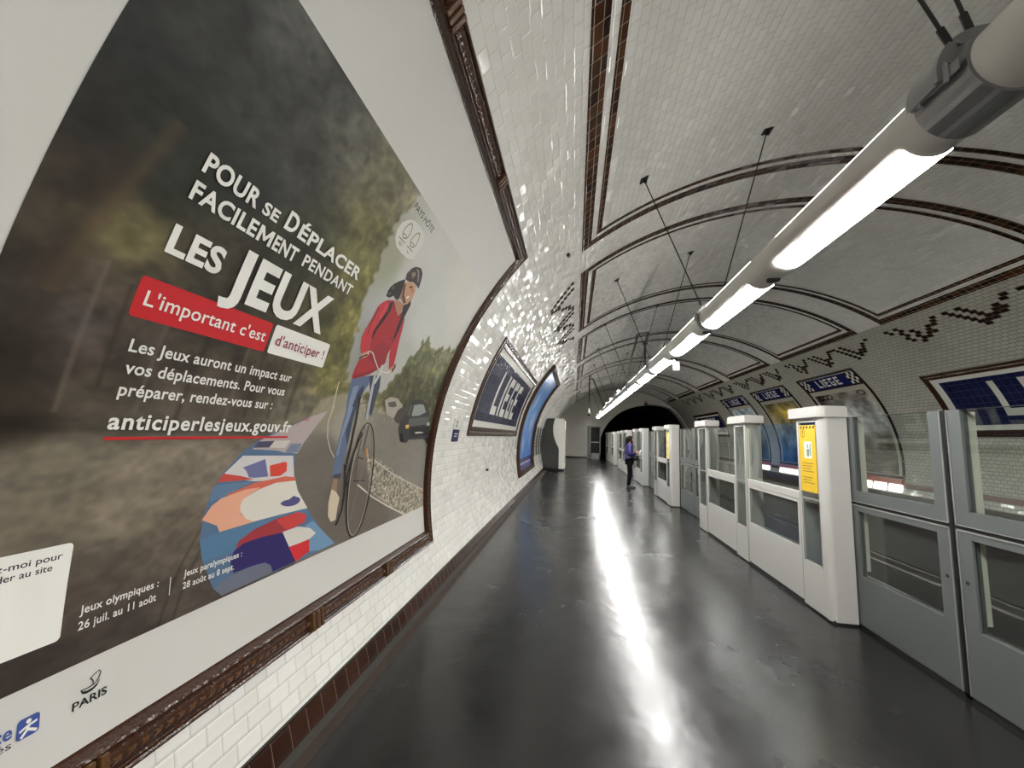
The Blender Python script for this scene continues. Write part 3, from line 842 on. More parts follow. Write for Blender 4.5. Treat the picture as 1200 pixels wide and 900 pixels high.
# hangers: clamp collar, two rods to ceiling plates
def hanger(y, big):
    wd = .115 if big else .05
    bm = bmesh.new()
    n = 40
    prof = [(TR - .001, -wd), (TR + .012, -wd), (TR + .012, wd), (TR - .001, wd)]
    R_ = []
    for i in range(n):
        t = 2 * PI * i / n
        R_.append([bm.verts.new((TX + r * math.sin(t), y + dy, TZ - r * math.cos(t))) for r, dy in prof])
    for i in range(n):
        p, q = R_[i], R_[(i + 1) % n]
        for j in range(3):
            bm.faces.new((p[j], p[j + 1], q[j + 1], q[j]))
    # upper half clamp: a thick saddle with a bolted flange on its near side
    rr = TR + (.058 if big else .03)
    F = []
    for t in np.linspace(-1.72, 1.72, 28):
        F.append([bm.verts.new((TX + q * math.sin(t), y + dy, TZ + q * math.cos(t))) for q, dy in
                  ((TR + .012, -.055), (rr, -.055), (rr, -.035), (rr - .014, -.035), (rr - .014, wd * .9), (TR + .012, wd * .9))])
    for p, q in zip(F[:-1], F[1:]):
        for k_ in range(6):
            bm.faces.new((p[k_], p[(k_ + 1) % 6], q[(k_ + 1) % 6], q[k_]))
    bm.faces.new(F[0][::-1]); bm.faces.new(F[-1])
    for sx in (-1, 1):        # side ears with bolts
        box(bm, TX + sx * (TR + .012) - .012, TX + sx * (TR + .012) + .03 * sx + .012, y - wd + .01, y + wd - .01, TZ - .028, TZ + .02, .004)
        for dy in (-wd * .5, wd * .5):
            tube(bm, (TX + sx * (TR + .03), y + dy, TZ - .04), (TX + sx * (TR + .03), y + dy, TZ + .034), .009, 8)
    for t in (-1.3, -.75, -.25, .25, .75, 1.3):
        c = Vector((TX + (TR + .03) * math.sin(t), y, TZ + (TR + .03) * math.cos(t)))
        tube(bm, c + Vector((0, -.066, 0)), c + Vector((0, -.03, 0)), .011, 8)
    bmesh.ops.recalc_face_normals(bm, faces=bm.faces[:])
    obj('clamp_collar', bm, M_STEEL, lamp)
    for sx, s in ((-1, 5.53), (1, 6.975), (-.45, 5.85))[:3 if big else 2]:
        top = vpt(y, s, .0)
        low = Vector((TX + sx * .085, y, TZ + .118))
        if big:
            low = Vector((TX + sx * .125, y - .045, TZ + .125 + (1 - abs(sx)) * .09))
        bm = bmesh.new()
        tube(bm, low, top, .0065, 8)
        d = (top - low).normalized()
        tube(bm, low, low + d * .07, .012, 8)
        tube(bm, low + d * .25, low + d * .29, .011, 8)
        obj('hanger_rod', bm, M_ROD, lamp)
        bm = bmesh.new()
        nrm = vnormal(s)
        mrot = nrm.to_track_quat('Z', 'Y').to_matrix().to_4x4()
        vs = box(bm, -.05, .05, -.05, .05, -.002, .012, .004)
        bmesh.ops.transform(bm, matrix=Matrix.Translation(top) @ mrot, verts=bm.verts[:])
        tube(bm, top, top + nrm * .05, .016, 8)
        obj('ceiling_plate', bm, M_ROD, lamp)
for k in range(-3, 9):
    y = 1.60 + 3.08 * k if k < 1 else 4.66 + 3.15 * (k - 1)
    if y > 26.3: break
    hanger(y, y < 3)
for y in (3.22, 4.80, 6.38):
    bm = bmesh.new()
    tube(bm, (TX, y, TZ - TR - .006), (TX, y, TZ - TR + .01), .045, 20)
    obj('speaker_grille', bm, mat('black_mesh_grille', (24, 24, 24), rough=.7), lamp)

# pipe brackets standing on the light bar, small globes, information display, dome camera
bm = bmesh.new()
path_tube(bm, [Vector(p) for p in ((1.45, 8.93, 3.072), (1.45, 8.92, 3.62), (1.45, 8.55, 3.76), (1.45, 10.0, 4.09), (1.45, 10.15, 4.0), (1.45, 12.96, 3.075))], .022)
uvsphere(bm, (1.45, 8.92, 3.62), .05)
tag(obj('pipe_bracket', bm, M_ROD), 'dark bent pipe bracket standing on top of the light bar', 'bracket')
pole_top = vpt(20.4, 5.47, 0)
cp = thing('camera_pole', 'dark pole hanging from the vault with camera and strut to the light bar', 'camera', (.68, 20.4, 2.7))
bm = bmesh.new()
tube(bm, (.68, 20.4, 2.78), (pole_top.x, 20.4, pole_top.z), .028, 10)
obj('pole', bm, M_ROD, cp)
bm = bmesh.new()
path_tube(bm, [Vector(p) for p in ((.66, 20.4, 4.42), (.86, 20.4, 4.45), (1.42, 20.4, 3.06))], .022)
obj('strut', bm, M_ROD, cp)
bm = bmesh.new(); uvsphere(bm, (.69, 20.38, 2.70), .085, sc=(1, 1.2, .8)); tube(bm, (.69, 20.3, 2.70), (.69, 20.2, 2.68), .04, 12)
obj('camera_head', bm, mat('black_camera_shell', (26, 26, 26), rough=.3), cp)
bm = bmesh.new(); tube(bm, (.70, 20.36, 2.80), (.68, 20.36, 2.98), .045, 12, r1=.03)
obj('lamp_head', bm, mat('white_lamp_shell', (230, 228, 220), rough=.4), cp)
for i, y in enumerate((14.0, 16.8, 19.0)):
    bm = bmesh.new()
    uvsphere(bm, (1.42, y, 3.15), .06)
    g = obj('globe_lamp', bm, emat('dim_globe', (1, .97, .9), .5), smooth=True)
    tag(g, 'small white globe lamp on the light bar, ' + ('nearest of the three' if i == 0 else 'middle one of the three' if i == 1 else 'farthest of the three'), 'lamp', 'globe lamps on the light bar')
    bm = bmesh.new(); tube(bm, (1.42, y, 3.062), (1.42, y, 3.10), .04, 12)
    obj('globe_base', bm, M_STEEL, g)
dsp = thing('hanging_display', 'small pale blue lit display hanging under the light bar', 'sign', (1.49, 6.4, 2.8))
bm = bmesh.new(); box(bm, 1.445, 1.545, 6.40, 6.45, 2.63, 2.78, .008); obj('case', bm, M_STEEL, dsp)
bm = bmesh.new(); box(bm, 1.455, 1.535, 6.394, 6.40, 2.645, 2.765); obj('screen', bm, emat('pale_blue_screen', (.5, .72, .85), .45), dsp)
bm = bmesh.new(); tube(bm, (1.49, 6.42, 2.77), (1.49, 6.42, 2.83), .012, 8); obj('stem', bm, M_ROD, dsp)
dc = thing('dome_camera', 'grey dome camera above the black tunnel mouth', 'camera', (5.26, 32.1, 4.2))
bm = bmesh.new(); uvsphere(bm, (5.26, 32.0, 4.19), .13); obj('dome', bm, mat('grey_dome', (110, 110, 108), rough=.25), dc, True)
bm = bmesh.new(); box(bm, 5.18, 5.34, 31.95, 32.31, 4.27, 4.42, .01); obj('mount', bm, M_ALU, dc)

# ------------------------------------------------------------------ big cycling poster on the left wall
M_PAPER = mat('white_poster_paper', (206, 204, 198), rough=.55, k=PRINT_K, spec=.3, noise=.02, nscale=3, bump=.05, bscale=4)
M_INK = attr_mat('printed_ink', .5, .2)
M_INKW = mat('white_print', (232, 230, 222), rough=.5, k=PRINT_K * 1.03, spec=.3)
M_INKR = mat('red_print', (200, 36, 42), rough=.5, k=PRINT_K, spec=.3)
M_INKK = mat('black_print', (26, 26, 30), rough=.5, k=PRINT_K, spec=.3)
M_INKM = mat('wine_red_print', (140, 40, 66), rough=.5, k=PRINT_K, spec=.3)
M_INKB = mat('blue_print', (66, 84, 150), rough=.5, k=PRINT_K, spec=.3)
M_INKG = mat('gold_print', (132, 122, 88), rough=.5, k=PRINT_K, spec=.3)
poster = thing('advertising_poster', 'huge cyclist poster with white lettering on a dark park photograph', 'poster', (-1.5, 2.2, 1.6))
grid_surface('paper', list(np.linspace(.2, 4.22, 30)), srange(.58, 3.70, .05), .002, M_PAPER, poster)
PY = np.linspace(.785, 4.212, 420); PS = np.linspace(.855, 3.192, 300)
SKYP=[(2.261,3.193),(2.257,3.064),(2.22,2.936),(2.268,2.823),(2.291,2.714),(2.295,2.596),(2.317,2.486),(2.331,2.392),(2.371,2.299),(2.381,2.197),(2.392,2.102),(2.411,2.02),(2.437,1.938),(2.596,1.9),(2.88,1.875),(2.992,1.968),(3.082,2.058),(3.165,2.122),(3.189,2.216),(3.308,2.286),(3.343,2.405),(3.414,2.472),(3.648,2.409),(3.759,2.479),(4.155,2.524),(4.454,2.923),(4.296,3.265)]
ROADP=[(2.239,1.78),(2.364,1.834),(2.529,1.863),(2.922,1.8),(3.439,1.716),(4.163,1.565),(4.371,0.766),(3.036,0.749),(2.216,0.726),(2.187,1.145),(2.127,1.433),(2.128,1.6)]
GRAVP=[(2.944,1.437),(3.347,1.307),(3.74,1.153),(4.223,1.016),(4.176,0.851),(3.781,0.838),(3.351,0.998),(3.04,1.155)]
def inside(GY, GS, poly):
    r_ = np.zeros(GY.shape, bool)
    n = len(poly)
    for k in range(n):
        (x1, y1), (x2, y2) = poly[k], poly[(k + 1) % n]
        if y1 == y2: continue
        c = ((y1 > GS) != (y2 > GS)) & (GY < (x2 - x1) * (GS - y1) / (y2 - y1) + x1)
        r_ ^= c
    return r_
def soften(m, n=2):
    m = m.astype(float)
    for _ in range(n):
        p = np.pad(m, 1, mode='edge')
        m = (p[:-2, 1:-1] + p[2:, 1:-1] + p[1:-1, :-2] + p[1:-1, 2:] + p[1:-1, 1:-1]) / 5
    return m
def park_photo():
    GY, GS = np.meshgrid(PY, PS)
    C = np.array(CTRL, float)
    cy, cs, cc = C[:, 0] / 1000, C[:, 1] / 1000, C[:, 2:]
    h, w_ = GY.shape
    jy = vnoise(h, w_, 60, 70, 12) * .07; js = vnoise(h, w_, 60, 70, 13) * .07
    skym = soften(inside(GY + jy, GS + js, SKYP), 2)
    roadm = soften(inside(GY + jy * .2, GS + js * .2, ROADP), 2)
    gravm = soften(inside(GY + jy * .3, GS + js * .3, GRAVP), 1)
    ps = inside(cy, cs, SKYP); pr = inside(cy, cs, ROADP) & ~ps
    def idw(sel):
        num = np.zeros(GY.shape + (3,)); den = np.zeros(GY.shape)
        for a, b, c in zip(cy[sel], cs[sel], cc[sel]):
            w1 = 1 / (((GY - a) * .8) ** 2 + (GS - b) ** 2 + 2e-4) ** 1.9
            num += w1[..., None] * c; den += w1
        return num / den[..., None]
    img = idw(~ps & ~pr)
    img = img * (1 - roadm[..., None]) + idw(pr) * roadm[..., None]
    img = img * (1 - gravm[..., None]) + np.array((142, 133, 118)) * gravm[..., None] * (1 + .9 * vnoise(h, w_, 180, 200, 14))[..., None]
    img = img * (1 - skym[..., None]) + idw(ps) * skym[..., None]
    # leaf texture above, streaked gravel below
    leaf = vnoise(h, w_, 24, 30, 1) * .8 + vnoise(h, w_, 60, 70, 2) * .6 + vnoise(h, w_, 130, 150, 3) * .4
    grav = vnoise(h, w_, 40, 16, 4) * .6 + vnoise(h, w_, 90, 60, 5) * .55 + vnoise(h, w_, 150, 150, 6) * .55
    sky = skym
    up = np.clip((GS - 1.62) / .1, 0, 1)
    road = roadm
    img *= (1 + (leaf * .42 * up * (1 - sky) * (1 - road) + grav * .30 * (1 - up) * (1 - .8 * road) + leaf * .02 * sky))[..., None]
    # bright sprigs of foliage near the sky and ochre leaves on the left
    spr = np.clip(vnoise(h, w_, 70, 90, 8) * 2.2 - .35, 0, 1) * up * (1 - sky) * np.clip((GY - 1.9) / .3, 0, 1)
    img += spr[..., None] * np.array((46, 42, 16))
    # trunks
    for (y_a, s_a, y_b, s_b, wd, col) in ((.86, 1.55, .93, 2.5, .030, (52, 44, 36)), (.90, 2.0, 1.02, 2.58, .028, (84, 68, 50)), (1.0, 1.66, 1.005, 2.1, .008, (112, 102, 92)),
                                          (1.09, 1.75, 1.09, 2.05, .008, (46, 40, 34)), (1.37, 1.6, 1.42, 2.0, .012, (44, 38, 30)), (1.60, 1.66, 1.62, 1.95, .010, (110, 100, 84)), (1.70, 1.68, 1.72, 1.98, .014, (48, 42, 34)),
                                          (1.85, 1.68, 1.86, 1.95, .012, (52, 46, 36)), (1.98, 1.68, 2.0, 1.95, .015, (48, 42, 34)), (1.22, 1.62, 1.24, 1.98, .007, (104, 96, 86))):
        t = np.clip((GS - s_a) / (s_b - s_a), 0, 1)
        cx_ = y_a + (y_b - y_a) * t
        f = np.exp(-((GY - cx_) / wd) ** 2) * ((GS > s_a - .02) & (GS < s_b + .02)) * .5
        img = img * (1 - f[..., None]) + f[..., None] * np.array(col)
    # curved kerb lines in the gravel
    for off in (.0, .05):
        f = np.exp(-((np.hypot((GY - 2.6) * .9, GS - .62) - (1.02 + off)) / .006) ** 2) * (GS < 1.45) * (GY < 2.0) * .25
        img *= (1 - f)[..., None]
    # blurred horizontal ground streaks under the trees
    f = np.exp(-((GS - 1.60) / .035) ** 2) * (GY < 1.9) * .35
    img *= (1 - f)[..., None]
    return img
picture_grid('park_photograph', list(PY), list(PS), park_photo(), .0035, M_INK, poster, k=1.13)
print_art = ink_art('painted_cycle_lane', ROADART, .0038, M_INK, poster)
def add_strokes(sel):
    out = []
    for c, L, R in sel:
        for k in range(len(L) - 1):
            out.append((c, [L[k], L[k + 1], R[k + 1], R[k]]))
    return out
lane = [b for b in BIKE if b[0] in ((196, 186, 168), (190, 182, 168), (206, 198, 184))]
bike = [b for b in BIKE if b not in lane]
for b in lane:
    ink_art('lane_marking', add_strokes([b]), .0042, M_INK, poster)
ink_art('car_picture', CARART, .0043, M_INK, poster, .0001)
order = [b for b in bike if b[0] not in ((214, 208, 198), (204, 200, 194), (44, 40, 40))]
top = [b for b in bike if b not in order]
legs = CYCLIST[:6]; upper = CYCLIST[6:]
ink_art('cyclist_picture', legs + upper, .0047, M_INK, poster, .00008)
ink_art('bicycle_picture', add_strokes(order + top), .0070, M_INK, poster, .00001)

vtext('headline_lettering', [('POUR', 1.133, 1.377, 2.514, .072, .030, 1.06), ('SE', 1.405, 1.492, 2.516, .052, .030, 1.06), ('D', 1.534, 1.604, 2.519, .086, .030), ('ÉPLACER', 1.622, 2.160, 2.519, .070, .030, 1.06),
                   ('FACILE', 1.133, 1.424, 2.411, .068, .030, 1.06), ('M', 1.434, 1.512, 2.411, .068, .010), ('ENT', 1.523, 1.672, 2.411, .068, .030, 1.06), ('PENDANT', 1.719, 2.152, 2.420, .060, .024, 1.10)], .0085, M_INKW, poster)
vtext('headline_lettering', [('LES', 1.134, 1.350, 2.210, .104, .036, 1.05), ('J', 1.383, 1.482, 2.098, .262, .030, 1.0, True), ('EUX', 1.509, 2.045, 2.146, .212, .036, 1.06)], .0085, M_INKW, poster)
def rounded(y0, y1, s0, s1, r, n=6, slant=0.0):
    P = []
    for cx, cy, a0 in ((y1 - r, s1 - r, 0), (y0 + r, s1 - r, 90), (y0 + r, s0 + r, 180), (y1 - r, s0 + r, 270)):
        for i in range(n + 1):
            a = math.radians(a0 + 90 * i / n)
            P.append((cx + r * math.cos(a), cy + r * math.sin(a)))
    return P
print_poly('red_banner', [rounded(1.105, 1.705, 1.972, 2.112, .012)], .0050, M_INKR, poster)
print_poly('white_banner', [rounded(1.725, 2.165, 1.972, 2.114, .012)], .0050, M_INKW, poster)
vtext('slogan_lettering', [("L'important c'est", 1.135, 1.683, 2.017, .052, .010, 1.04)], .0078, M_INKW, poster)
vtext('slogan_lettering', [("d'anticiper !", 1.752, 2.135, 2.018, .052, .006, 1.04)], .0078, M_INKM, poster)
for tl in (('Les Jeux auront un impact sur', 1.140, 1.938, 1.856, .044, .018, 1.04), ('vos déplacements. Pour vous', 1.148, 1.918, 1.781, .044, .018, 1.04),
           ('préparer, rendez-vous sur :', 1.149, 1.857, 1.706, .044, .018, 1.04)):
    vtext('lettering', [tl], .0078, M_INKW, poster)
vtext('address_lettering', [('anticiperlesjeux.gouv.fr', 1.146, 2.034, 1.592, .058, .024, 1.10)], .0078, M_INKW, poster)
print_poly('red_underline', [[(1.146, 1.557), (2.026, 1.561), (2.026, 1.571), (1.146, 1.567)]], .0060, M_INKR, poster)
for tl in (('Jeux olympiques :', 1.171, 1.424, 1.005, .026, .016, 1.04), ('26 juil. au 11 août', 1.171, 1.419, .957, .026, .016, 1.04)):
    vtext('date_lettering', [tl], .0078, M_INKW, poster)
for tl in (('Jeux paralympiques :', 1.526, 1.821, 1.006, .026, .016, 1.04), ('28 août au 8 sept.', 1.525, 1.779, .960, .026, .016, 1.04)):
    vtext('date_lettering', [tl], .0078, M_INKW, poster)
print_poly('date_divider', [[(1.471, .957), (1.474, .957), (1.474, 1.024), (1.471, 1.024)]], .0060, M_INKW, poster)
print_poly('scan_card', [rounded(.80, 1.128, .950, 1.238, .014)], .0050, M_INKW, poster)
vtext('scan_card_text', [('Flashez-moi pour', .874, 1.103, 1.195, .019, .008), ('accéder au site', .905, 1.082, 1.166, .019, .008)], .0056, M_INKK, poster)
vtext('city_logo_text', [('PARIS', 1.177, 1.274, .7195, .024, .018)], .0040, M_INKK, poster)
hull = [(1.196, .770), (1.204, .764), (1.216, .760), (1.230, .761), (1.244, .768), (1.251, .780), (1.250, .772), (1.243, .760), (1.230, .753), (1.214, .752), (1.202, .757)]
sail = stroke_poly([(1.222, .792), (1.234, .800), (1.248, .805), (1.252, .796), (1.248, .784), (1.240, .774), (1.231, .768), (1.232, .778), (1.228, .787), (1.222, .792)], .0035)
swoosh = stroke_poly([(1.197, .769), (1.211, .767), (1.226, .768), (1.236, .772)], .0035)
print_poly('city_logo_ship', [hull] + sail + swoosh, .0040, M_INKK, poster)
print_poly('transport_logo_tile', [rounded(1.046, 1.097, .720, .773, .010)], .0040, M_INKB, poster)
fig = [[(1.0715 + .006 * math.cos(t), .7605 + .006 * math.sin(t)) for t in np.linspace(0, 2 * PI, 14)[:-1]]] + \
    stroke_poly([(1.052, .741), (1.064, .747), (1.074, .750), (1.091, .753)], .006) + stroke_poly([(1.073, .750), (1.068, .738), (1.056, .724)], .007) + stroke_poly([(1.070, .740), (1.079, .735), (1.091, .727)], .007)
print_poly('transport_logo_figure', fig, .0048, M_INKW, poster)
vtext('transport_logo_text', [('Île-de-France', .80, 1.037, .738, .036, .02)], .0040, M_INKB, poster)
vtext('transport_logo_subtitle', [('mobilités', .89, 1.037, .713, .019, .0)], .0040, M_INKK, poster)
vtext('host_country_text', [('PAYS HÔTE', 2.289, 2.616, 3.098, .040, .0)], .0052, M_INKK, poster)
blob = [(2268, 2923), (2273, 2980), (2316, 3027), (2381, 3054), (2480, 3060), (2550, 3051), (2597, 3012), (2600, 2937), (2592, 2871), (2540, 2845), (2427, 2838), (2347, 2846), (2297, 2876)]
print_poly('games_emblem_patch', [[(a / 1000, b / 1000) for a, b in blob]], .0052, mat('pale_print', (208, 206, 198), rough=.5, k=PRINT_K), poster)
em = []
for cy_ in (2.368, 2.492):
    el_ = [(cy_ + .038 * math.sin(t) * (1 - .25 * math.cos(t)), 2.972 + .052 * math.cos(t)) for t in np.linspace(0, 2 * PI, 25)]
    em += stroke_poly(el_, .008)
    em += stroke_poly([(cy_ - .035, 2.985 - .05), (cy_ - .02, 2.94), (cy_, 2.945), (cy_ + .02, 2.94), (cy_ + .035, 2.935)], .006)
    em.append([(cy_ - .045, 2.899), (cy_ + .045, 2.899), (cy_ + .045, 2.906), (cy_ - .045, 2.906)])
for dx, dz_ in ((-.018, 0), (0, 0), (.018, 0), (-.009, -.009), (.009, -.009)):
    em += stroke_poly([(2.368 + dx + .008 * math.cos(t), 2.880 + dz_ + .008 * math.sin(t)) for t in np.linspace(0, 2 * PI, 13)], .0025)
em += stroke_poly([(2.475, 2.884), (2.485, 2.873), (2.500, 2.873), (2.511, 2.880)], .005)
print_poly('games_emblem', em, .0058, M_INKG, poster)

# moulded ceramic frame round the poster
M_CER = mat('brown_glazed_ceramic', (60, 34, 20), rough=.16, noise=.35, nscale=3, bump=.35, bscale=70, coat=.3)
M_CER2 = mat('amber_ceramic_relief', (88, 58, 30), rough=.2, noise=.4, nscale=10, bump=.6, bscale=90, coat=.3)
M_GREYP = mat('grey_plaster', (96, 92, 86), rough=.8)
def frame_part(name, ya, yb, sa, sb, prof, m, parent, ds=.07):
    """mitred frame as one mesh: prof = [(inset from the outer edge, height above the wall)]"""
    bm = bmesh.new()
    for side in ('bottom', 'top', 'end', 'start'):
        if side in ('bottom', 'top'):
            st = np.linspace(0, 1, 24)
            def pos(t, i):
                y = (ya + i) + (yb - ya - 2 * i) * t
                return y, (sa + i if side == 'bottom' else sb - i)
        else:
            st = np.linspace(0, 1, max(8, int((sb - sa) / ds)))
            def pos(t, i):
                s = (sa + i) + (sb - sa - 2 * i) * t
                return (yb - i if side == 'end' else ya + i), s
        rows = [[bm.verts.new(vpt(*pos(t, i), d)) for i, d in prof] for t in st]
        for p, q in zip(rows[:-1], rows[1:]):
            for k in range(len(prof) - 1):
                bm.faces.new((p[k], p[k + 1], q[k + 1], q[k]))
    bmesh.ops.remove_doubles(bm, verts=bm.verts[:], dist=1e-4)
    face_in(bm)
    return obj(name, bm, m, parent)
PROF = [(0, 0), (.0, .022), (.004, .032), (.012, .036), (.020, .032), (.024, .022), (.030, .020), (.038, .026), (.060, .034), (.082, .030), (.092, .022), (.098, .022), (.104, .034), (.114, .040), (.124, .036), (.130, .024), (.140, .006), (.150, .004)]
fr = frame_part('frame', .04, 4.365, .450, 3.855, PROF, M_CER, poster)
# relief band: ribs and leaves along the middle of the moulding, with clasps
bm = bmesh.new()
def rel(y, s, along, across, hgt, ang, axis):
    """one little raised leaf at frame position; axis 'y' or 's'"""
    c, n = math.cos(ang), math.sin(ang)
    base = []
    for k in range(6):
        t = 2 * PI * k / 6
        a_, b_ = along * math.cos(t), across * math.sin(t)
        a2, b2 = a_ * c - b_ * n, a_ * n + b_ * c
        yy, ss2 = (y + a2, s + b2) if axis == 'y' else (y + b2, s + a2)
        base.append(bm.verts.new(vpt(yy, ss2, .028)))
    tip = bm.verts.new(vpt(y, s, .028 + hgt))
    for k in range(6):
        bm.faces.new((base[k], base[(k + 1) % 6], tip))
for s_ in (.51, 3.795):
    for i in range(int(4.2 / .045)):
        y = .12 + i * .045
        rel(y, s_, .024, .009, .016, .6, 'y'); rel(y, s_, .024, .009, .016, -.6, 'y')
    face_in(bm)
    obj('leaf_relief', bm, M_CER2, fr)
    bm = bmesh.new()
for i in range(int(3.2 / .045)):
    s = .55 + i * .045
    rel(4.305, s, .024, .009, .016, .6, 's'); rel(4.305, s, .024, .009, .016, -.6, 's')
face_in(bm)
obj('leaf_relief', bm, M_CER2, fr)
for (y, s, ax) in ((1.2, .51, 'y'), (2.35, .51, 'y'), (3.3, .51, 'y'), (1.62, 3.795, 'y'), (2.9, 3.795, 'y')):
    bm = bmesh.new()
    for dy in (-.04, 0, .04):
        box(bm, y + dy - .014, y + dy + .014, s - .05, s + .05, .02, .052, .005)
    map_flat(bm, lambda z: z)
    bmesh.ops.recalc_face_normals(bm, faces=bm.faces[:])
    obj('clasp', bm, M_CER2, fr)

# ------------------------------------------------------------------ station signs and posters
M_NAVY = tile_mat('navy_glazed_tile', .152, .152, (28, 34, 74), (22, 28, 64), (66, 70, 98), rough=.12, stagger=0, bev=.04, bslope=.06, tilt=.012, gw=.0022)
M_NAVY2 = mat('navy_enamel', (30, 38, 92), rough=.15)
M_WTILE = mat('white_glazed_letters', (226, 224, 214), rough=.14)
M_BAND = tile_mat('brown_border_tile', .30, .075, (80, 52, 30), (62, 38, 22), (40, 28, 20), rough=.16, stagger=.5, bev=.06, bslope=.15, tilt=.02)

GLYPH = {'L': (1.0, [(0, 0, .30, 1), (.30, 0, 1, .20)]), 'I': (.33, [(0, 0, .33, 1)]),
         'E': (1.0, [(0, 0, .30, 1), (.30, .80, 1, 1), (.30, .42, .85, .60), (.30, 0, 1, .20)]),
         'G': (1.0, [(0, 0, .30, 1), (.30, .80, 1, 1), (.30, 0, 1, .20), (.72, .20, 1, .54), (.52, .40, .72, .54)])}
def block_text(txt, y0, y1, s0, s1, gap=.32):
    """square-cut letters from y0 (reader's left) to y1, s0 foot, s1 head"""
    tot = sum(GLYPH[c][0] for c in txt) + gap * (len(txt) - 1)
    k = (y1 - y0) / tot
    x = 0
    P = []
    for c in txt:
        w_, rects = GLYPH[c]
        for a, b, c2, d in rects:
            P.append([(y0 + (x + a) * k, s0 + b * (s1 - s0)), (y0 + (x + c2) * k, s0 + b * (s1 - s0)), (y0 + (x + c2) * k, s0 + d * (s1 - s0)), (y0 + (x + a) * k, s0 + d * (s1 - s0))])
        x += w_ + gap
    return P
def rect(y0, y1, s0, s1):
    return [(y0, s0), (y1, s0), (y1, s1), (y0, s1)]
def sub_frame(root, ya, yb, sa, sb, prof, m, name='frame'):
    return frame_part(name, ya, yb, sa, sb, prof, m, root)

def station_sign(label, ya, yb, sa, sb, left, txt_y, txt_s):
    root = thing('station_sign', label, 'sign', tuple(vpt((ya + yb) / 2, (sa + sb) / 2, 0)), 'station name signs')
    sub_frame(root, ya, yb, sa, sb, [(0, 0), (0, .016), (.012, .024), (.06, .020), (.07, .015), (.08, .020), (.13, .024), (.142, .016), (.145, .004)], M_BROWNBAND)
    print_poly('white_border', [rect(ya + .14, yb - .14, sa + .14, sb - .14)], .004, M_WTILE, root)
    print_poly('blue_panel', [rect(ya + .22, yb - .32, sa + .24, sb - .25)], .006, M_NAVY, root, uv=True)
    print_poly('lettering', block_text('LIEGE', txt_y[0], txt_y[1], txt_s[0], txt_s[1]), .0072, M_WTILE, root)
    return root
M_BROWNBAND = mat('brown_border_ceramic', (64, 42, 26), rough=.2, noise=.45, nscale=5, bump=.3, bscale=30)
station_sign('navy LIEGE station sign between the two posters on the left wall', 5.77, 10.79, 1.58, 3.13, True, (6.93, 9.43), (1.964, 2.75))
station_sign('large navy LIEGE station sign across the tracks, cut by the right picture edge', 5.75, 10.72, 13.345, 14.86, False, (9.40, 6.95), (14.432, 13.688))
station_sign('dark distant LIEGE station sign high on the right wall near the tunnel mouth', 24.4, 29.2, 13.345, 14.86, False, (28.0, 25.6), (14.432, 13.688))

# blue poster beyond the left station sign
M_GLOSSINK = attr_mat('glossy_print', .22, .5)
bp = thing('blue_poster', 'narrow-looking bright blue poster in brown frame beyond the left station sign', 'poster', tuple(vpt(13.2, 2.1, 0)))
by = np.linspace(11.42, 15.12, 120); bs = np.linspace(.60, 3.68, 150)
def blue_picture():
    GY, GS = np.meshgrid(by, bs)
    t = (GS - .6) / 3.08
    img = np.zeros(GY.shape + (3,))
    for c in range(3):
        img[..., c] = np.interp(t, [0, .1, .35, .6, .8, 1], [(58, 92, 168)[c], (70, 122, 196)[c], (74, 132, 204)[c], (92, 148, 208)[c], (88, 138, 198)[c], (104, 152, 200)[c]])
    n = vnoise(*GY.shape, 10, 8, 21)
    img *= (1 + .12 * n)[..., None]
    for (y, s, r, col) in ((12.6, 1.3, .35, (150, 180, 214)), (13.9, 2.1, .5, (150, 178, 210)), (12.9, 2.75, .4, (168, 188, 208)), (14.4, 1.5, .4, (118, 160, 206))):
        f = np.exp(-(((GY - y) / r) ** 2 + ((GS - s) / (r * .7)) ** 2) ** 2) * .6
        img = img * (1 - f[..., None]) + f[..., None] * np.array(col)
    f = (GS < .92)
    img[f] = (52, 52, 118)
    f = (GS > .74) & (GS < .80) & (GY > 11.8) & (GY < 14.6) & (np.sin(GY * 40) > -.4)
    img[f] = (190, 196, 214)
    return img
picture_grid('picture', list(by), list(bs), blue_picture(), .004, M_GLOSSINK, bp)
sub_frame(bp, 11.28, 15.26, .45, 3.83, [(0, 0), (0, .05), (.02, .085), (.06, .09), (.10, .085), (.14, .04), (.15, .004)], M_BROWNBAND)

# small platform plaque
pq = thing('direction_plaque', 'small white and blue plaque on the left wall tiles before the station sign', 'sign', tuple(vpt(5.2, 1.65, 0)))
print_poly('white_plate', [rect(5.02, 5.25, 1.665, 1.80)], .0, M_WTILE, pq, thick=.012)
print_poly('blue_plate', [rect(5.06, 5.32, 1.505, 1.66)], .0, M_NAVY2, pq, thick=.012)
vtext('platform_number', [('2', 5.10, 5.18, 1.70, .075, .02)], .0128, M_INKK, pq)
print_poly('text_line', [rect(5.11, 5.27, 1.60, 1.612), rect(5.11, 5.24, 1.57, 1.58)], .0128, M_WTILE, pq)

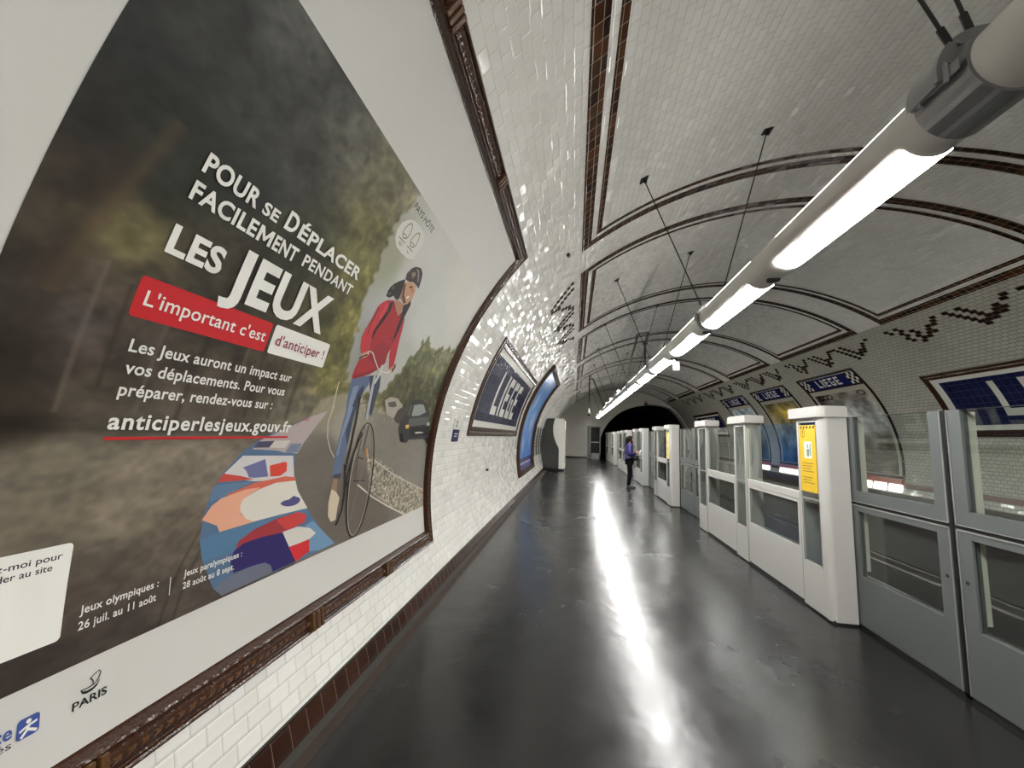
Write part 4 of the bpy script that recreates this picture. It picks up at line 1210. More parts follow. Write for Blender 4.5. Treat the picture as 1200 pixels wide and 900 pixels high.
# grey notice panels beyond the blue poster
M_GREYPANEL = mat('grey_notice_sheet', (150, 150, 144), rough=.35, noise=.12, nscale=5)
for i, (ya, yb) in enumerate(((16.0, 16.9), (17.15, 18.05), (18.3, 19.2))):
    t = thing('notice_panel', 'grey framed notice panel on the left wall, ' + ('beside the blue poster' if i == 0 else 'middle one of three' if i == 1 else 'next to the white cabinet'), 'sign', tuple(vpt(ya, 1.4, 0)), 'notice panels')
    print_poly('sheet', [rect(ya + .04, yb - .04, .86, 1.90)], .006, M_GREYPANEL, t)
    sub_frame(t, ya, yb, .82, 1.94, [(0, 0), (0, .03), (.03, .035), (.04, .008)], mat('dark_grey_frame', (84, 84, 82), rough=.4, metal=.3))
    print_poly('text_block', [rect(ya + .12, yb - .12, 1.15 + .13 * k, 1.21 + .13 * k) for k in range(4)] , .007, mat('grey_text_print', (96, 96, 96), rough=.5), t)

# three framed posters across the tracks with their lights
M_DKFR = mat('dark_brown_frame', (44, 28, 20), rough=.25, noise=.4, nscale=6)
M_BORDER = mat('pale_poster_border', (186, 182, 166), rough=.2)
M_CHK = mat('dark_check_tile', (46, 34, 30), rough=.15)
def right_picture(kind, GY, GT, sd):
    """GT 0 at the top, 1 at the foot; GY 0..1 from the reader's left"""
    h, w_ = GY.shape
    n = vnoise(h, w_, 6, 7, sd) + .6 * vnoise(h, w_, 16, 14, sd + 1) + .35 * vnoise(h, w_, 50, 18, sd + 2)
    if kind == 0:
        base = np.stack([np.interp(GT, [0, .25, .5, .6, 1], v) for v in ([112, 150, 158, 104, 88], [106, 150, 156, 100, 84], [96, 148, 150, 92, 76])], -1)
        f = np.exp(-(((GY - .45) / .28) ** 2 + ((GT - .36) / .16) ** 2))[..., None]
        base = base * (1 - .6 * f) + f * .6 * np.array((222, 224, 222))
        dk = np.exp(-(((GY - .05) / .16) ** 2 + ((GT - .1) / .2) ** 2))[..., None]
        base = base * (1 - .5 * dk)
        f = np.clip(vnoise(h, w_, 60, 6, sd + 5) * 3, 0, 1)[..., None] * (GT > .55)[..., None]
        base = base * (1 - .4 * f) + f * .4 * np.array((150, 140, 124))
    elif kind == 1:
        base = np.stack([np.interp(GT, [0, .2, .45, .75, 1], v) for v in ([96, 150, 120, 70, 44], [90, 134, 120, 92, 74], [64, 84, 110, 116, 120])], -1)
        f = np.exp(-(((GY - .55) / .2) ** 2 + ((GT - .2) / .14) ** 2))[..., None]
        base = base * (1 - .8 * f) + f * .8 * np.array((206, 170, 70))
    else:
        base = np.stack([np.interp(GT, [0, .3, .5, .75, 1], v) for v in ([176, 150, 130, 86, 60], [190, 160, 124, 84, 84], [198, 166, 104, 70, 104])], -1)
        f = np.exp(-(((GY - .5) / .22) ** 2 + ((GT - .5) / .12) ** 2))[..., None]
        base = base * (1 - .5 * f) + f * .5 * np.array((196, 170, 140))
    return base * (1 + .55 * n)[..., None]
def framed_poster(label, yn, yf, kind):
    sa, sb = 12.72, 15.97            # top and foot
    root = thing('framed_poster', label, 'poster', tuple(vpt((yn + yf) / 2, 14.3, 0)), 'framed posters across the tracks')
    sub_frame(root, yn, yf, sa, sb, [(0, 0), (0, .03), (.02, .04), (.05, .035), (.065, .02), (.075, .006)], M_DKFR)
    print_poly('name_band', [rect(yn + .07, yf - .07, sa + .10, sa + .50)], .006, M_NAVY2, root)
    print_poly('lettering', block_text('LIEGE', yf - .85, yn + .85, sa + .44, sa + .16, gap=.35), .0075, M_WTILE, root)
    chk, dkc = [], []
    q = .095
    for side in (0, 1):
        for r_ in range(4):
            for c_ in range(4):
                y = (yf - .09 - q * (c_ + 1)) if side == 0 else (yn + .09 + q * c_)
                (chk if (r_ + c_) % 2 == 0 else dkc).append(rect(y, y + q, sa + .11 + q * r_, sa + .11 + q * (r_ + 1)))
    print_poly('white_checks', chk, .0075, M_WTILE, root)
    print_poly('dark_checks', dkc, .0075, M_CHK, root)
    print_poly('brown_divider', [rect(yn + .07, yf - .07, sa + .50, sa + .55)], .006, M_DKFR, root)
    print_poly('pale_border', [rect(yn + .07, yf - .07, sa + .55, sb - .07)], .004, M_BORDER, root)
    # picture with rounded upper corners
    ys = np.linspace(yn + .20, yf - .20, 90); s_ = np.linspace(sa + .70, sb - .10, 90)
    GY, GS = np.meshgrid(ys, s_)
    img = right_picture(kind, (yf - .2 - GY) / (yf - yn - .4), (GS - s_[0]) / (s_[-1] - s_[0]), 40 + 7 * kind)
    if kind == 0:
        # dark scribbles sprayed across the head of the picture
        for k in range(3):
            f = np.exp(-((np.hypot((GY - (14.75 - .22 * k)) / .11, (GS - (sa + .80)) / .08) - 1) / .25) ** 2)
            img *= (1 - .8 * f)[..., None]
        f = np.exp(-((np.hypot((GY - 12.85) / .14, (GS - (sa + .80)) / .07) - 1) / .2) ** 2)
        img *= (1 - .7 * f)[..., None]
    picture_grid('picture', list(ys), list(s_), img, .008, M_GLOSSINK, root, k=1.5)
    # light box at the foot
    lb = thing('poster_light_box', 'glowing white light boxes with red brown top under ' + ('the nearest framed poster across the tracks' if kind == 0 else 'the middle framed poster across the tracks' if kind == 1 else 'the farthest framed poster across the tracks'), 'lamp', tuple(vpt((yn + yf) / 2, 16.15, 0)), 'poster light boxes')
    n = 5
    ww = (yf - yn) / n
    print_poly('housing', [rect(yn + .0, yf, 15.98, 16.12)], .003, mat('red_brown_housing', (190, 96, 70), rough=.3), lb, thick=.08)
    for i in range(n):
        y = yn + ww * i
        print_poly('diffuser', [rounded(y + .05, y + ww - .09, 16.11, 16.33, .05)], .002, emat('lit_poster_diffuser', (1, .96, .90), 1.1), lb, thick=.06)
    return root
framed_poster('framed poster across the tracks with pale cloudy picture and dark scribbles, nearest of three', 12.39, 15.22, 0)
framed_poster('framed poster across the tracks with yellow and blue picture, middle of three', 16.17, 19.02, 1)
framed_poster('framed poster across the tracks with pale and brown picture, farthest of three', 19.87, 22.72, 2)

# small fixings left on the tiles
for (y, s, lab) in ((5.29, 4.46, 'small dark fixing on the tiles above the poster corner'), (7.35, .98, 'small dark bracket low on the tiles under the station sign')):
    bm = bmesh.new(); box(bm, y - .03, y + .03, s - .02, s + .02, -.002, .04, .006)
    map_flat(bm, lambda z: z); bmesh.ops.recalc_face_normals(bm, faces=bm.faces[:])
    tag(obj('wall_bracket', bm, M_ROD), lab, 'bracket')

# ------------------------------------------------------------------ platform screen doors
M_LEAF = mat('grey_door_lacquer', (92, 96, 95), rough=.38, k=.9, noise=.05, nscale=3)
M_RUB = mat('black_rubber_seal', (18, 18, 19), rough=.6)
M_EDGE = mat('pale_metal_edge', (176, 176, 172), rough=.3, metal=.7)
M_INNER = mat('dark_grey_inner_works', (58, 62, 58), rough=.6)
M_CREAM = mat('cream_stile', (206, 202, 186), rough=.45)
FX, DX, BX = 2.34, 2.56, 2.548
TOP = 1.88

def hole_frame(bm, xa, xb, y0, y1, z0, z1, wy0, wy1, wz0, wz1, bev=.0):
    box(bm, xa, xb, y0, wy0, z0, z1, bev); box(bm, xa, xb, wy1, y1, z0, z1, bev)
    box(bm, xa, xb, wy0, wy1, z0, wz0, bev); box(bm, xa, xb, wy0, wy1, wz1, z1, bev)

def post(root, y0, y1, near_block, far_cap=.0, near_cap=.0):
    """hollow post with a tall narrow window; near_block adds the smooth rounded end"""
    ya = y0 + (.165 if near_block else 0)
    y0b = y0 + (.085 if near_block else 0)
    if near_block:
        bm = bmesh.new()
        vs = box(bm, FX - .006, BX, y0b, ya, .02, TOP)
        es = [e for e in bm.edges if abs(e.verts[0].co.z - e.verts[1].co.z) > .5 and all(v.co.x < FX and v.co.y < y0b + .01 for v in e.verts)]
        bmesh.ops.bevel(bm, geom=es, offset=.055, segments=8, affect='EDGES', profile=.5)
        obj('rounded_end', bm, M_PSD, root)
    bm = bmesh.new()
    hole_frame(bm, FX, FX + .03, ya, y1, .02, TOP, ya + .045, y1 - .045, .45, 1.83)
    box(bm, FX + .03, BX, ya, ya + .02, .02, TOP); box(bm, FX + .03, BX, y1 - .02, y1, .02, TOP)
    body = obj('post', bm, M_PSD, root)
    bm = bmesh.new(); box(bm, BX - .02, BX, ya + .02, y1 - .02, .02, TOP)
    obj('back_plate', bm, M_INNER, body)
    bm = bmesh.new()
    for k in range(3):
        x = FX + .12 + .03 * k; y = ya + .08 + k * (y1 - ya - .16) / 3
        tube(bm, (x, y, .45), (x, y, 1.3), .008, 6)
    obj('cable', bm, M_RUB, body)
    bm = bmesh.new()
    for y in ((ya - .001, y1) if not near_block else (ya, y1)):
        box(bm, FX - .001, FX + .002, y - .004, y + .002, .03, TOP)
    box(bm, FX - .001, FX + .002, ya + .038, ya + .045, .44, 1.84); box(bm, FX - .001, FX + .002, y1 - .045, y1 - .038, .44, 1.84)
    obj('seam', bm, mat('grey_seam', (120, 120, 117), rough=.5), root)
    bm = bmesh.new(); box(bm, FX + .008, FX + .016, ya + .045, y1 - .045, .45, 1.83)
    obj('post_window', bm, M_GLASS, root)
    bm = bmesh.new(); box(bm, FX + .004, FX + .02, ya + .03, y1 - .03, 1.06, 1.075)
    obj('window_bar', bm, M_EDGE, root)
    bm = bmesh.new()
    box(bm, FX - .03, BX + .004, y0b - .012 - near_cap, y1 + far_cap, TOP - .005, TOP + .10)
    es = [e for e in bm.edges if abs(e.verts[0].co.z - e.verts[1].co.z) > .05 and all(v.co.x < FX and v.co.y < y0b for v in e.verts)]
    if near_block:
        bmesh.ops.bevel(bm, geom=es, offset=.06, segments=6, affect='EDGES', profile=.5)
    es = [e for e in bm.edges if all(v.co.z > TOP + .09 for v in e.verts)]
    bmesh.ops.bevel(bm, geom=es, offset=.008, segments=2, affect='EDGES')
    if near_block:
        tube(bm, (FX + .13, y0b - .016 - near_cap, TOP + .05), (FX + .13, y0b - near_cap, TOP + .05), .013, 12)
    obj('cap', bm, M_PSD, root)

def fixed_panel(root, y0, y1):
    bm = bmesh.new(); box(bm, FX + .02, FX + .032, y0, y1, 1.10, 1.83)
    obj('upper_pane', bm, M_GLASS, root)
    bm = bmesh.new(); box(bm, FX + .004, FX + .05, y0, y1, 1.035, 1.115, .004)
    obj('rail', bm, M_PSD, root)
    bm = bmesh.new()
    hole_frame(bm, FX + .006, FX + .045, y0, y1, .04, 1.033, y0 + .05, y1 - .05, .545, 1.0)
    obj('lower_panel', bm, M_PSD, root)
    bm = bmesh.new(); box(bm, FX + .014, FX + .022, y0 + .05, y1 - .05, .545, 1.0)
    obj('lower_pane', bm, M_GLASS, root)
    bm = bmesh.new(); box(bm, FX + .03, FX + .06, y0 + .002, y0 + .03, 1.12, 1.80); box(bm, FX + .03, FX + .06, y1 - .03, y1 - .002, 1.12, 1.80)
    obj('glass_clamp', bm, M_CREAM, root)

def sill(root, y0, y1):
    bm = bmesh.new(); box(bm, FX + .01, BX, y0, y1, 0, .03)
    obj('sill', bm, M_RUB, root)

def joint(root, *ys):
    for y in ys:
        bm = bmesh.new(); box(bm, FX + .012, FX + .05, y - .007, y + .007, .03, 1.07)
        obj('joint_strip', bm, M_RUB, root)

def long_section(yn, label):
    r = thing('platform_screen', label, 'screen', (2.45, yn, 0), 'fixed platform screens')
    post(r, yn, yn + .56, True, .10, .0)
    fixed_panel(r, yn + .572, yn + 1.908)
    post(r, yn + 1.920, yn + 2.33, False, .17, .07)
    fixed_panel(r, yn + 2.342, yn + 3.650)
    post(r, yn + 3.662, yn + 4.14, False, .12, .05)
    sill(r, yn + .09, yn + 4.14)
    joint(r, yn + .566, yn + 1.914, yn + 2.336, yn + 3.656)
    return r
def short_section(yn, label):
    r = thing('platform_screen', label, 'screen', (2.45, yn, 0), 'fixed platform screens')
    post(r, yn, yn + .56, True, .10, .0)
    fixed_panel(r, yn + .572, yn + 1.783)
    post(r, yn + 1.795, yn + 2.25, False, .08, .05)
    sill(r, yn + .09, yn + 2.25)
    joint(r, yn + .566, yn + 1.789)
    return r
LS = long_section(4.27, 'long white platform screen with yellow notice on its near post, nearest of all')
SS = short_section(10.65, 'short white glazed platform screen just before the standing person, with pale yellow notice')
copy_tree(SS, (0, 4.25, 0), 'short white platform screen directly behind the standing person')
copy_tree(LS, (0, 19.15 - 4.27, 0), 'long white platform screen far along the platform, past the standing person')
copy_tree(SS, (0, 25.5 - 10.65, 0), 'short white platform screen second from the end wall door')
copy_tree(SS, (0, 29.7 - 10.65, 0), 'short white platform screen next to the end wall door')

def door_leaf(label, y0, y1, near):
    """sliding leaf between y0 and y1 (y0 nearer); near = the meeting edge lies at y1 when True"""
    r = thing('sliding_door', label, 'door', (DX, y0, 0), 'sliding platform doors')
    xa, xb = DX, DX + .045
    bm = bmesh.new()
    st = .105
    hole_frame(bm, xa, xb, y0, y1, 1.10, 1.875, y0 + st, y1 - st, 1.20, 1.875 - .0005)
    obj('upper_frame', bm, M_LEAF, r)
    bm = bmesh.new(); box(bm, xa + .015, xa + .023, y0 + st, y1 - st, 1.20, 1.875)
    obj('upper_pane', bm, M_GLASS, r)
    bm = bmesh.new()
    hole_frame(bm, xa, xb, y0, y1, .03, 1.075, y0 + st, y1 - st, .455, 1.02)
    lf = obj('lower_panel', bm, M_LEAF, r)
    bm = bmesh.new()
    yk = (y1 if near else y0)
    tube(bm, (xa - .003, yk + (-.05 if near else .05), .74), (xa + .01, yk + (-.05 if near else .05), .74), .012, 12)
    obj('lock', bm, M_RUB, lf)
    bm = bmesh.new(); box(bm, xa + .015, xa + .023, y0 + st, y1 - st, .455, 1.02)
    obj('lower_pane', bm, M_GLASS, r)
    bm = bmesh.new()
    for z0, z1 in ((.03, 1.075), (1.10, 1.875)):
        box(bm, xa - .004, xa + .0, y0, y0 + .008, z0, z1); box(bm, xa - .004, xa + .0, y1 - .008, y1, z0, z1)
    box(bm, xa - .004, xa, y0, y1, 1.065, 1.075); box(bm, xa - .004, xa, y0, y1, 1.10, 1.106)
    obj('edge_strip', bm, M_EDGE, r)
    bm = bmesh.new(); box(bm, xa + .008, xb - .008, y0, y1, 1.075, 1.10); box(bm, xa + .006, xb + .01, y1 if near else y0 - .022, y1 + .022 if near else y0, .03, 1.875)
    box(bm, xa + .005, xb, y0, y1, .0, .03)
    obj('rubber_seal', bm, M_RUB, r)
    bm = bmesh.new()
    yy = y1 - st - .03 if not near else y0 + st
    box(bm, xb, xb + .03, y0 + st - .03, y0 + st, .5, 1.06); box(bm, xb, xb + .03, y1 - st, y1 - st + .03, .5, 1.06)
    box(bm, xb, xb + .05, y1 - .10, y1 - .06, 1.12, 1.86)
    obj('inner_stile', bm, M_CREAM, r)
    return r
D1 = door_leaf('grey glazed sliding door leaf cut by the right picture edge', 2.36, 3.305, True)
D2 = door_leaf('grey glazed sliding door leaf beside the nearest white post', 3.355, 4.40, False)
opens = [(8.41, 10.68, 'between the nearest long screen and the next short one'), (12.88, 14.92, 'right in front of the standing person'),
         (17.14, 19.17, 'just beyond the standing person'), (23.28, 25.52, 'far along the platform, second opening from the end'), (27.73, 29.72, 'last opening before the end wall door')]
for a, b, lab in opens:
    mid = (a + b) / 2
    n1 = door_leaf('grey sliding door leaf, nearer half, ' + lab, a, mid - .025, True)
    n2 = door_leaf('grey sliding door leaf, farther half, ' + lab, mid + .025, b, False)

# yellow safety notices on the near posts
M_YEL = mat('yellow_notice', (220, 182, 40), rough=.4, k=.95)
def notice(y0, label, pale=False):
    n = thing('safety_notice', label, 'notice', (FX, y0, 1.5), 'yellow safety notices')
    x = FX - .0005
    ya, yb = y0 + .222, y0 + .512
    def face(name, polys, m, dx):
        bm = bmesh.new()
        for p in polys:
            vs = [bm.verts.new((x - dx, a, b)) for a, b in p]
            bm.faces.new(vs)
        bmesh.ops.triangulate(bm, faces=bm.faces[:])
        bm.normal_update()
        for f in bm.faces:
            if f.normal.x > 0: f.normal_flip()
        obj(name, bm, m, n)
    bm = bmesh.new(); box(bm, x + .0005 - .002, FX + .008 - .0005, ya, yb, 1.135, 1.80)
    obj('sheet', bm, M_YEL if not pale else mat('pale_yellow_notice', (222, 206, 120), rough=.4), n)
    # viewer's left is +Y
    L = lambda u: yb - u * (yb - ya)
    Z = lambda v: 1.80 - v * .665
    hz = []
    for k in range(5):
        u = .05 + k * .2
        hz.append([(L(u), Z(.05)), (L(u + .10), Z(.05)), (L(u + .17), Z(.015)), (L(u + .07), Z(.015))])
    face('hazard_stripe', hz, M_INKK, .0025)
    ring = stroke_poly([(L(.25) + .036 * math.cos(t), Z(.12) + .042 * math.sin(t)) for t in np.linspace(0, 2 * PI, 21)], .006)
    face('warning_ring', ring + [[(L(.24), Z(.14)), (L(.27), Z(.14)), (L(.28), Z(.08)), (L(.23), Z(.08))], [(L(.24), Z(.16)), (L(.27), Z(.16)), (L(.27), Z(.15)), (L(.24), Z(.15))]], M_INKK, .0025)
    face('pictogram_card', [[(L(.30), Z(.50)), (L(.78), Z(.50)), (L(.78), Z(.25)), (L(.30), Z(.25))]], mat('pale_green_card', (206, 216, 206), rough=.4), .0025)
    fig_ = [[(L(.48), Z(.47)), (L(.60), Z(.47)), (L(.64), Z(.36)), (L(.46), Z(.36))], [(L(.50), Z(.345)), (L(.58), Z(.345)), (L(.58), Z(.29)), (L(.50), Z(.29))], [(L(.66), Z(.46)), (L(.72), Z(.46)), (L(.72), Z(.28)), (L(.66), Z(.28))]]
    face('pictogram', fig_, mat('grey_green_print', (110, 126, 112), rough=.4), .0032)
    rows = []
    for k, v in enumerate((.57, .61, .65, .69, .78, .82, .86)):
        rows.append([(L(.14), Z(v)), (L(.86 - .1 * (k % 3)), Z(v)), (L(.86 - .1 * (k % 3)), Z(v + .012)), (L(.14), Z(v + .012))])
    face('text_line', rows, mat('brown_text_print', (120, 96, 30), rough=.4), .0025)
notice(4.27, 'yellow safety notice with pictogram in the nearest white post window')
notice(10.65, 'pale yellow safety notice in the post window just before the standing person', True)

# ------------------------------------------------------------------ white cabinet with S-curved dark side
cab = thing('ticket_cabinet', 'tall white cabinet with dark S-curved side panel against the left wall', 'cabinet', (-.9, 20.7, 0))
def extr(name, pts, y0, y1, m, parent, bev=0):
    bm = bmesh.new()
    A = [bm.verts.new((x, y0, z)) for x, z in pts]; B = [bm.verts.new((x, y1, z)) for x, z in pts]
    bm.faces.new(A); bm.faces.new(B[::-1])
    for i in range(len(pts)):
        bm.faces.new((A[i], B[i], B[(i + 1) % len(pts)], A[(i + 1) % len(pts)]))
    bmesh.ops.recalc_face_normals(bm, faces=bm.faces[:])
    return obj(name, bm, m, parent)
def wallx(z, d=.04):
    s = np.interp(z, [0, 2.45], [0, 2.45])
    best = min(np.linspace(0, 3.4, 400), key=lambda q: abs(vpt(0, q, 0).z - z))
    return vpt(0, best, 0).x + d
zs = np.linspace(.1, 2.42, 24)
curve = [(-.70, .10), (-.70, .95), (-.715, 1.05), (-.78, 1.18), (-.87, 1.36), (-.945, 1.58), (-.985, 1.82), (-.985, 2.05), (-.95, 2.25), (-.90, 2.42)]
wallp = [(wallx(z), z) for z in zs[::-1]]
extr('side_panel', curve + wallp, 19.55, 21.8, mat('charcoal_side_panel', (54, 54, 52), rough=.5), cab)
extr('body', curve[::-1] + [(-.44, .10), (-.44, 2.34), (-.50, 2.42)], 19.60, 21.75, mat('white_cabinet_lacquer', (222, 220, 212), rough=.35), cab)
bm = bmesh.new(); box(bm, wallx(.1), -.47, 19.65, 21.7, 0, .10)
obj('plinth', bm, M_RUB, cab)
bm = bmesh.new(); box(bm, -.445, -.43, 19.75, 21.6, .35, 1.9, .004)
obj('front_panel', bm, M_GREYPANEL, cab)

# ------------------------------------------------------------------ the standing person
PX, PYY = 1.80, 14.2
def skin_body(name, joints, bones, m, parent, sub=2, root=0):
    """joints: {key: (co, radius)} ; continuous skinned surface"""
    keys = list(joints)
    me = bpy.data.meshes.new(name)
    me.from_pydata([joints[k][0] for k in keys], [(keys.index(a), keys.index(b)) for a, b in bones], [])
    o = link(name, me, None, parent)
    md = o.modifiers.new('skin', 'SKIN'); md.use_smooth_shade = True
    md.branch_smoothing = .4
    lay = me.skin_vertices[0].data if me.skin_vertices else None
    if lay is None:
        bpy.context.view_layer.objects.active = o
        bpy.ops.mesh.customdata_skin_add() if hasattr(bpy.ops.mesh, 'customdata_skin_add') else None
        lay = me.skin_vertices[0].data
    for i, k in enumerate(keys):
        r = joints[k][1]
        lay[i].radius = r if isinstance(r, tuple) else (r, r)
        lay[i].use_root = (i == root)
    o.modifiers.new('sub', 'SUBSURF').levels = sub
    o.modifiers['sub'].render_levels = sub
    dg = bpy.context.evaluated_depsgraph_get()
    me2 = bpy.data.meshes.new_from_object(o.evaluated_get(dg))
    me2.name = name
    o.modifiers.clear()
    o.data = me2
    bpy.data.meshes.remove(me)
    me2.shade_smooth()
    me2.materials.clear(); me2.materials.append(m)
    return o

person = thing('person', 'person in purple jacket and black trousers standing at the screens, looking at a phone', 'person', (PX, PYY, 0))
M_SKIN = mat('skin', (196, 150, 122), rough=.5)
M_HAIR = mat('dark_hair', (24, 19, 18), rough=.8, spec=.15)
M_PURPLE = mat('purple_puffer_fabric', (50, 42, 98), rough=.45, k=1.05, bump=.5, bscale=18)
M_BLACK = mat('black_trouser_fabric', (17, 17, 20), rough=.9, spec=.1)
M_SHOE = mat('black_shoe_leather', (20, 20, 22), rough=.4)
def W(x, y, z):          # local: x forward (towards the doors), y to the person's left
    return (PX + x, PYY + y, z)
J = {}
def j(k, x, y, z, r): J[k] = (W(x, y, z), r)
j('pelvis', 0, 0, .93, .115); j('belly', 0, 0, 1.08, .105); j('chest', .0, 0, 1.28, .125); j('upchest', .0, 0, 1.38, .10); j('neck', .02, 0, 1.46, .048)
j('jaw', .055, 0, 1.535, .062); j('head', .045, 0, 1.60, .085); j('crown', .03, 0, 1.655, .070); j('nose', .135, 0, 1.565, .012); j('chin', .095, 0, 1.505, .030)
j('browl', .11, .03, 1.60, .018); j('browr', .11, -.03, 1.60, .018); j('earl', .03, .085, 1.575, .014); j('earr', .03, -.085, 1.575, .014)
bones = [('pelvis', 'belly'), ('belly', 'chest'), ('chest', 'upchest'), ('upchest', 'neck'), ('neck', 'jaw'), ('jaw', 'head'), ('head', 'crown'), ('jaw', 'nose'), ('jaw', 'chin'),
         ('head', 'browl'), ('head', 'browr'), ('head', 'earl'), ('head', 'earr')]
hands = {}
for sd, sg in (('l', 1), ('r', -1)):
    j('sh' + sd, .0, sg * .165, 1.385, .055)
    if sd == 'r':
        el_, wr, pa = (-.03, -.235, 1.10), (.20, -.15, 1.135), (.265, -.115, 1.165)
    else:
        el_, wr, pa = (-.02, .235, 1.10), (.17, .13, 1.08), (.235, .085, 1.105)
    j('el' + sd, *el_, .040); j('wr' + sd, *wr, .026); j('pa' + sd, *pa, .030)
    bones += [('upchest', 'sh' + sd), ('sh' + sd, 'el' + sd), ('el' + sd, 'wr' + sd), ('wr' + sd, 'pa' + sd)]
    P = Vector(pa); F = (P - Vector(wr)).normalized()
    U = Vector((0, 0, 1)); Sd = F.cross(U).normalized() * 1.0
    U2 = Sd.cross(F)
    for fi, (o_, ln_) in enumerate(((-.030, .062), (-.010, .072), (.010, .068), (.028, .052))):
        a = P + F * .035 + U2 * o_
        b = a + F * ln_ * .5 - Sd * sg * -.006
        c = b + F * ln_ * .32 + Sd * (.022 * (1 if sd == 'l' else -1))
        for q, v_, r_ in (('a', a, .0105), ('b', b, .0090), ('c', c, .0080)):
            j(f'f{sd}{fi}{q}', *v_, r_)
        bones += [('pa' + sd, f'f{sd}{fi}a'), (f'f{sd}{fi}a', f'f{sd}{fi}b'), (f'f{sd}{fi}b', f'f{sd}{fi}c')]
    ta = P + U2 * .036 + F * .0; tb = ta + U2 * .022 + F * .032
    j(f't{sd}a', *ta, .012); j(f't{sd}b', *tb, .009)
    bones += [('pa' + sd, f't{sd}a'), (f't{sd}a', f't{sd}b')]
    hx = .03 if sd == 'l' else -.02
    j('hip' + sd, .0, sg * .085, .88, .085); j('kn' + sd, .02 + hx, sg * .095, .48, .055); j('an' + sd, hx - .03, sg * .10, .13, .034)
    bones += [('pelvis', 'hip' + sd), ('hip' + sd, 'kn' + sd), ('kn' + sd, 'an' + sd)]
skin_body('body', J, bones, M_SKIN, person, 1)
def sub_joints(lst): return {k: (J[k][0], r) for k, r in lst}
jk = sub_joints([('belly', .160), ('pelvis', .160), ('chest', .172), ('upchest', .125), ('neck', .075), ('shl', .085), ('shr', .085), ('ell', .070), ('elr', .070), ('wrl', .046), ('wrr', .046)])
skin_body('jacket', jk, [('belly', 'pelvis'), ('belly', 'chest'), ('chest', 'upchest'), ('upchest', 'neck'), ('upchest', 'shl'), ('upchest', 'shr'), ('shl', 'ell'), ('shr', 'elr'), ('ell', 'wrl'), ('elr', 'wrr')], M_PURPLE, person, 2)
tr = sub_joints([('pelvis', .128), ('hipl', .105), ('hipr', .105), ('knl', .072), ('knr', .072), ('anl', .056), ('anr', .056)])
tr['anl'] = ((tr['anl'][0][0], tr['anl'][0][1], .085), .058); tr['anr'] = ((tr['anr'][0][0], tr['anr'][0][1], .085), .058)
skin_body('trousers', tr, [('pelvis', 'hipl'), ('pelvis', 'hipr'), ('hipl', 'knl'), ('hipr', 'knr'), ('knl', 'anl'), ('knr', 'anr')], M_BLACK, person, 2)
for sg, hx in ((1, .03), (-1, -.02)):
    bm = bmesh.new()
    prof = []
    for t in np.linspace(0, 1, 10):
        x = hx - .085 + .27 * t
        wd = .040 + .012 * math.sin(PI * t) if t < .95 else .026
        ht = .10 - .055 * min(1, t * 1.5) + .0 if t > .05 else .085
        prof.append((x, wd if 0 < t < 1 else .026, ht))
    rows = []
    for x, wd, ht in prof:
        rows.append([bm.verts.new(W(x, sg * (.10 + .015 * (x - hx) / .1) + wd * a, ht * b)) for a, b in ((-1, 0), (-1, .5), (-.6, .95), (0, 1), (.6, .95), (1, .5), (1, 0))])
    for p, q in zip(rows[:-1], rows[1:]):
        for k in range(7):
            bm.faces.new((p[k], p[(k + 1) % 7], q[(k + 1) % 7], q[k]))
    bm.faces.new(rows[0]); bm.faces.new(rows[-1][::-1])
    bmesh.ops.recalc_face_normals(bm, faces=bm.faces[:])
    obj('shoe', bm, M_SHOE, person, True)
hj = {'t': (W(.085, 0, 1.69), .075), 'a': (W(.025, 0, 1.67), .118), 'b': (W(-.035, 0, 1.60), .118), 'c': (W(-.065, 0, 1.50), .085), 'd': (W(-.075, 0, 1.38), .065), 'e': (W(-.075, 0, 1.28), .035),
      'l': (W(.045, .088, 1.57), .044), 'l2': (W(.06, .085, 1.44), .030), 'r': (W(.045, -.088, 1.57), .044), 'r2': (W(.06, -.085, 1.44), .030), 'l3': (W(.07, .08, 1.33), .018), 'r3': (W(.07, -.08, 1.33), .018)}
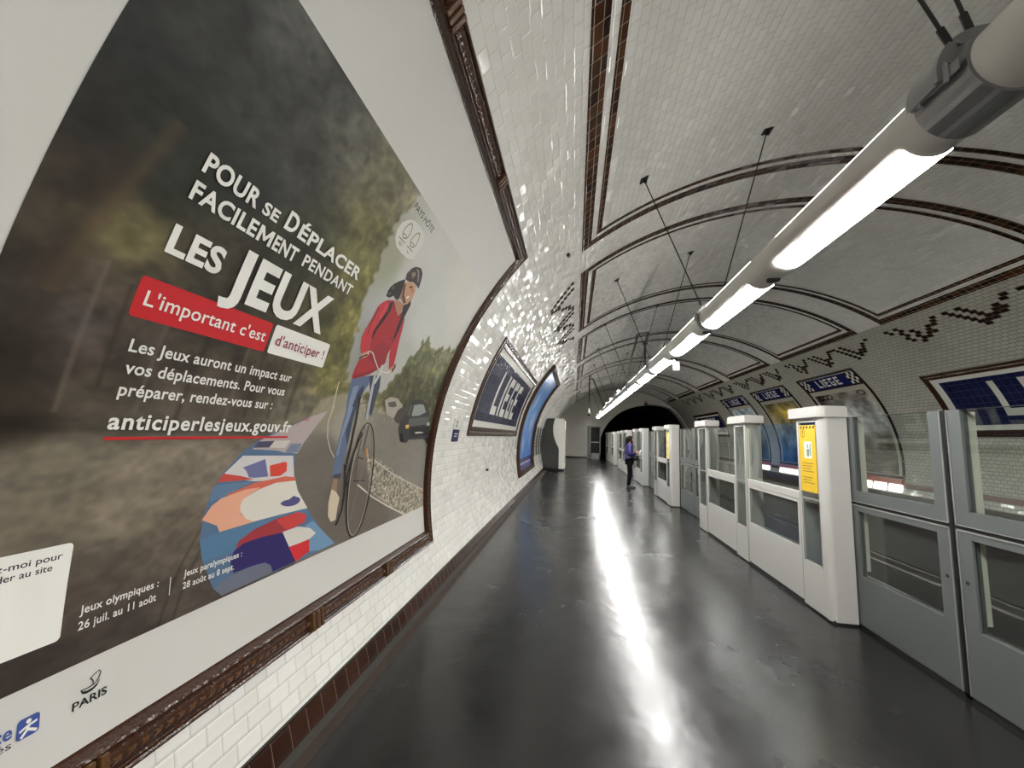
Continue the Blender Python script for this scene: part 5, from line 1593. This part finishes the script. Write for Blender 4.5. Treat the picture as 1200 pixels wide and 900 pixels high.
skin_body('hair', hj, [('a', 't'), ('a', 'b'), ('b', 'c'), ('c', 'd'), ('d', 'e'), ('a', 'l'), ('l', 'l2'), ('a', 'r'), ('r', 'r2'), ('l2', 'l3'), ('r2', 'r3')], M_HAIR, person, 2, root=1)
bm = bmesh.new()
for sg in (-1, 1):
    uvsphere(bm, W(.124, sg * .030, 1.578), .010, 8, 6)
obj('eyes', bm, mat('dark_eyes', (30, 24, 22), rough=.2), person)
bm = bmesh.new()
box(bm, *sorted((PX + .105, PX + .118)), PYY - .022, PYY + .022, 1.526, 1.533, .002)
obj('mouth', bm, mat('lips', (150, 90, 84), rough=.5), person)
# phone in the right hand, shoulder bag at the hip
bm = bmesh.new()
box(bm, -.004, .004, -.036, .036, -.075, .075, .003)
bmesh.ops.transform(bm, matrix=Matrix.Translation(W(.335, -.09, 1.195)) @ Matrix.Rotation(math.radians(35), 4, 'Y'), verts=bm.verts[:])
ph = tag(obj('phone', bm, mat('phone_shell', (34, 34, 38), rough=.25)), 'phone with lit screen in the hand of the standing person', 'phone')
bm = bmesh.new()
box(bm, -.0055, -.0042, -.033, .033, -.070, .070)
bmesh.ops.transform(bm, matrix=Matrix.Translation(W(.335, -.09, 1.195)) @ Matrix.Rotation(math.radians(35), 4, 'Y'), verts=bm.verts[:])
obj('screen', bm, emat('phone_screen', (.8, .9, 1), 1.0), ph)
bag = thing('shoulder_bag', 'black round shoulder bag hanging at the hip of the standing person', 'bag', W(.16, -.18, .98))
bm = bmesh.new(); uvsphere(bm, W(.19, -.15, .985), .095, 16, 10, (1, .5, 1))
obj('pouch', bm, mat('black_bag_leather', (22, 20, 22), rough=.45), bag, True)
bm = bmesh.new()
path_tube(bm, [Vector(W(*p)) for p in ((.15, -.18, 1.06), (.17, -.145, 1.20), (.15, -.05, 1.36), (.07, .05, 1.45), (-.03, .085, 1.47), (-.12, .06, 1.42), (-.185, -.05, 1.27), (-.165, -.155, 1.10), (.08, -.20, 1.0))], .010)
obj('strap', bm, M_RUB, bag)
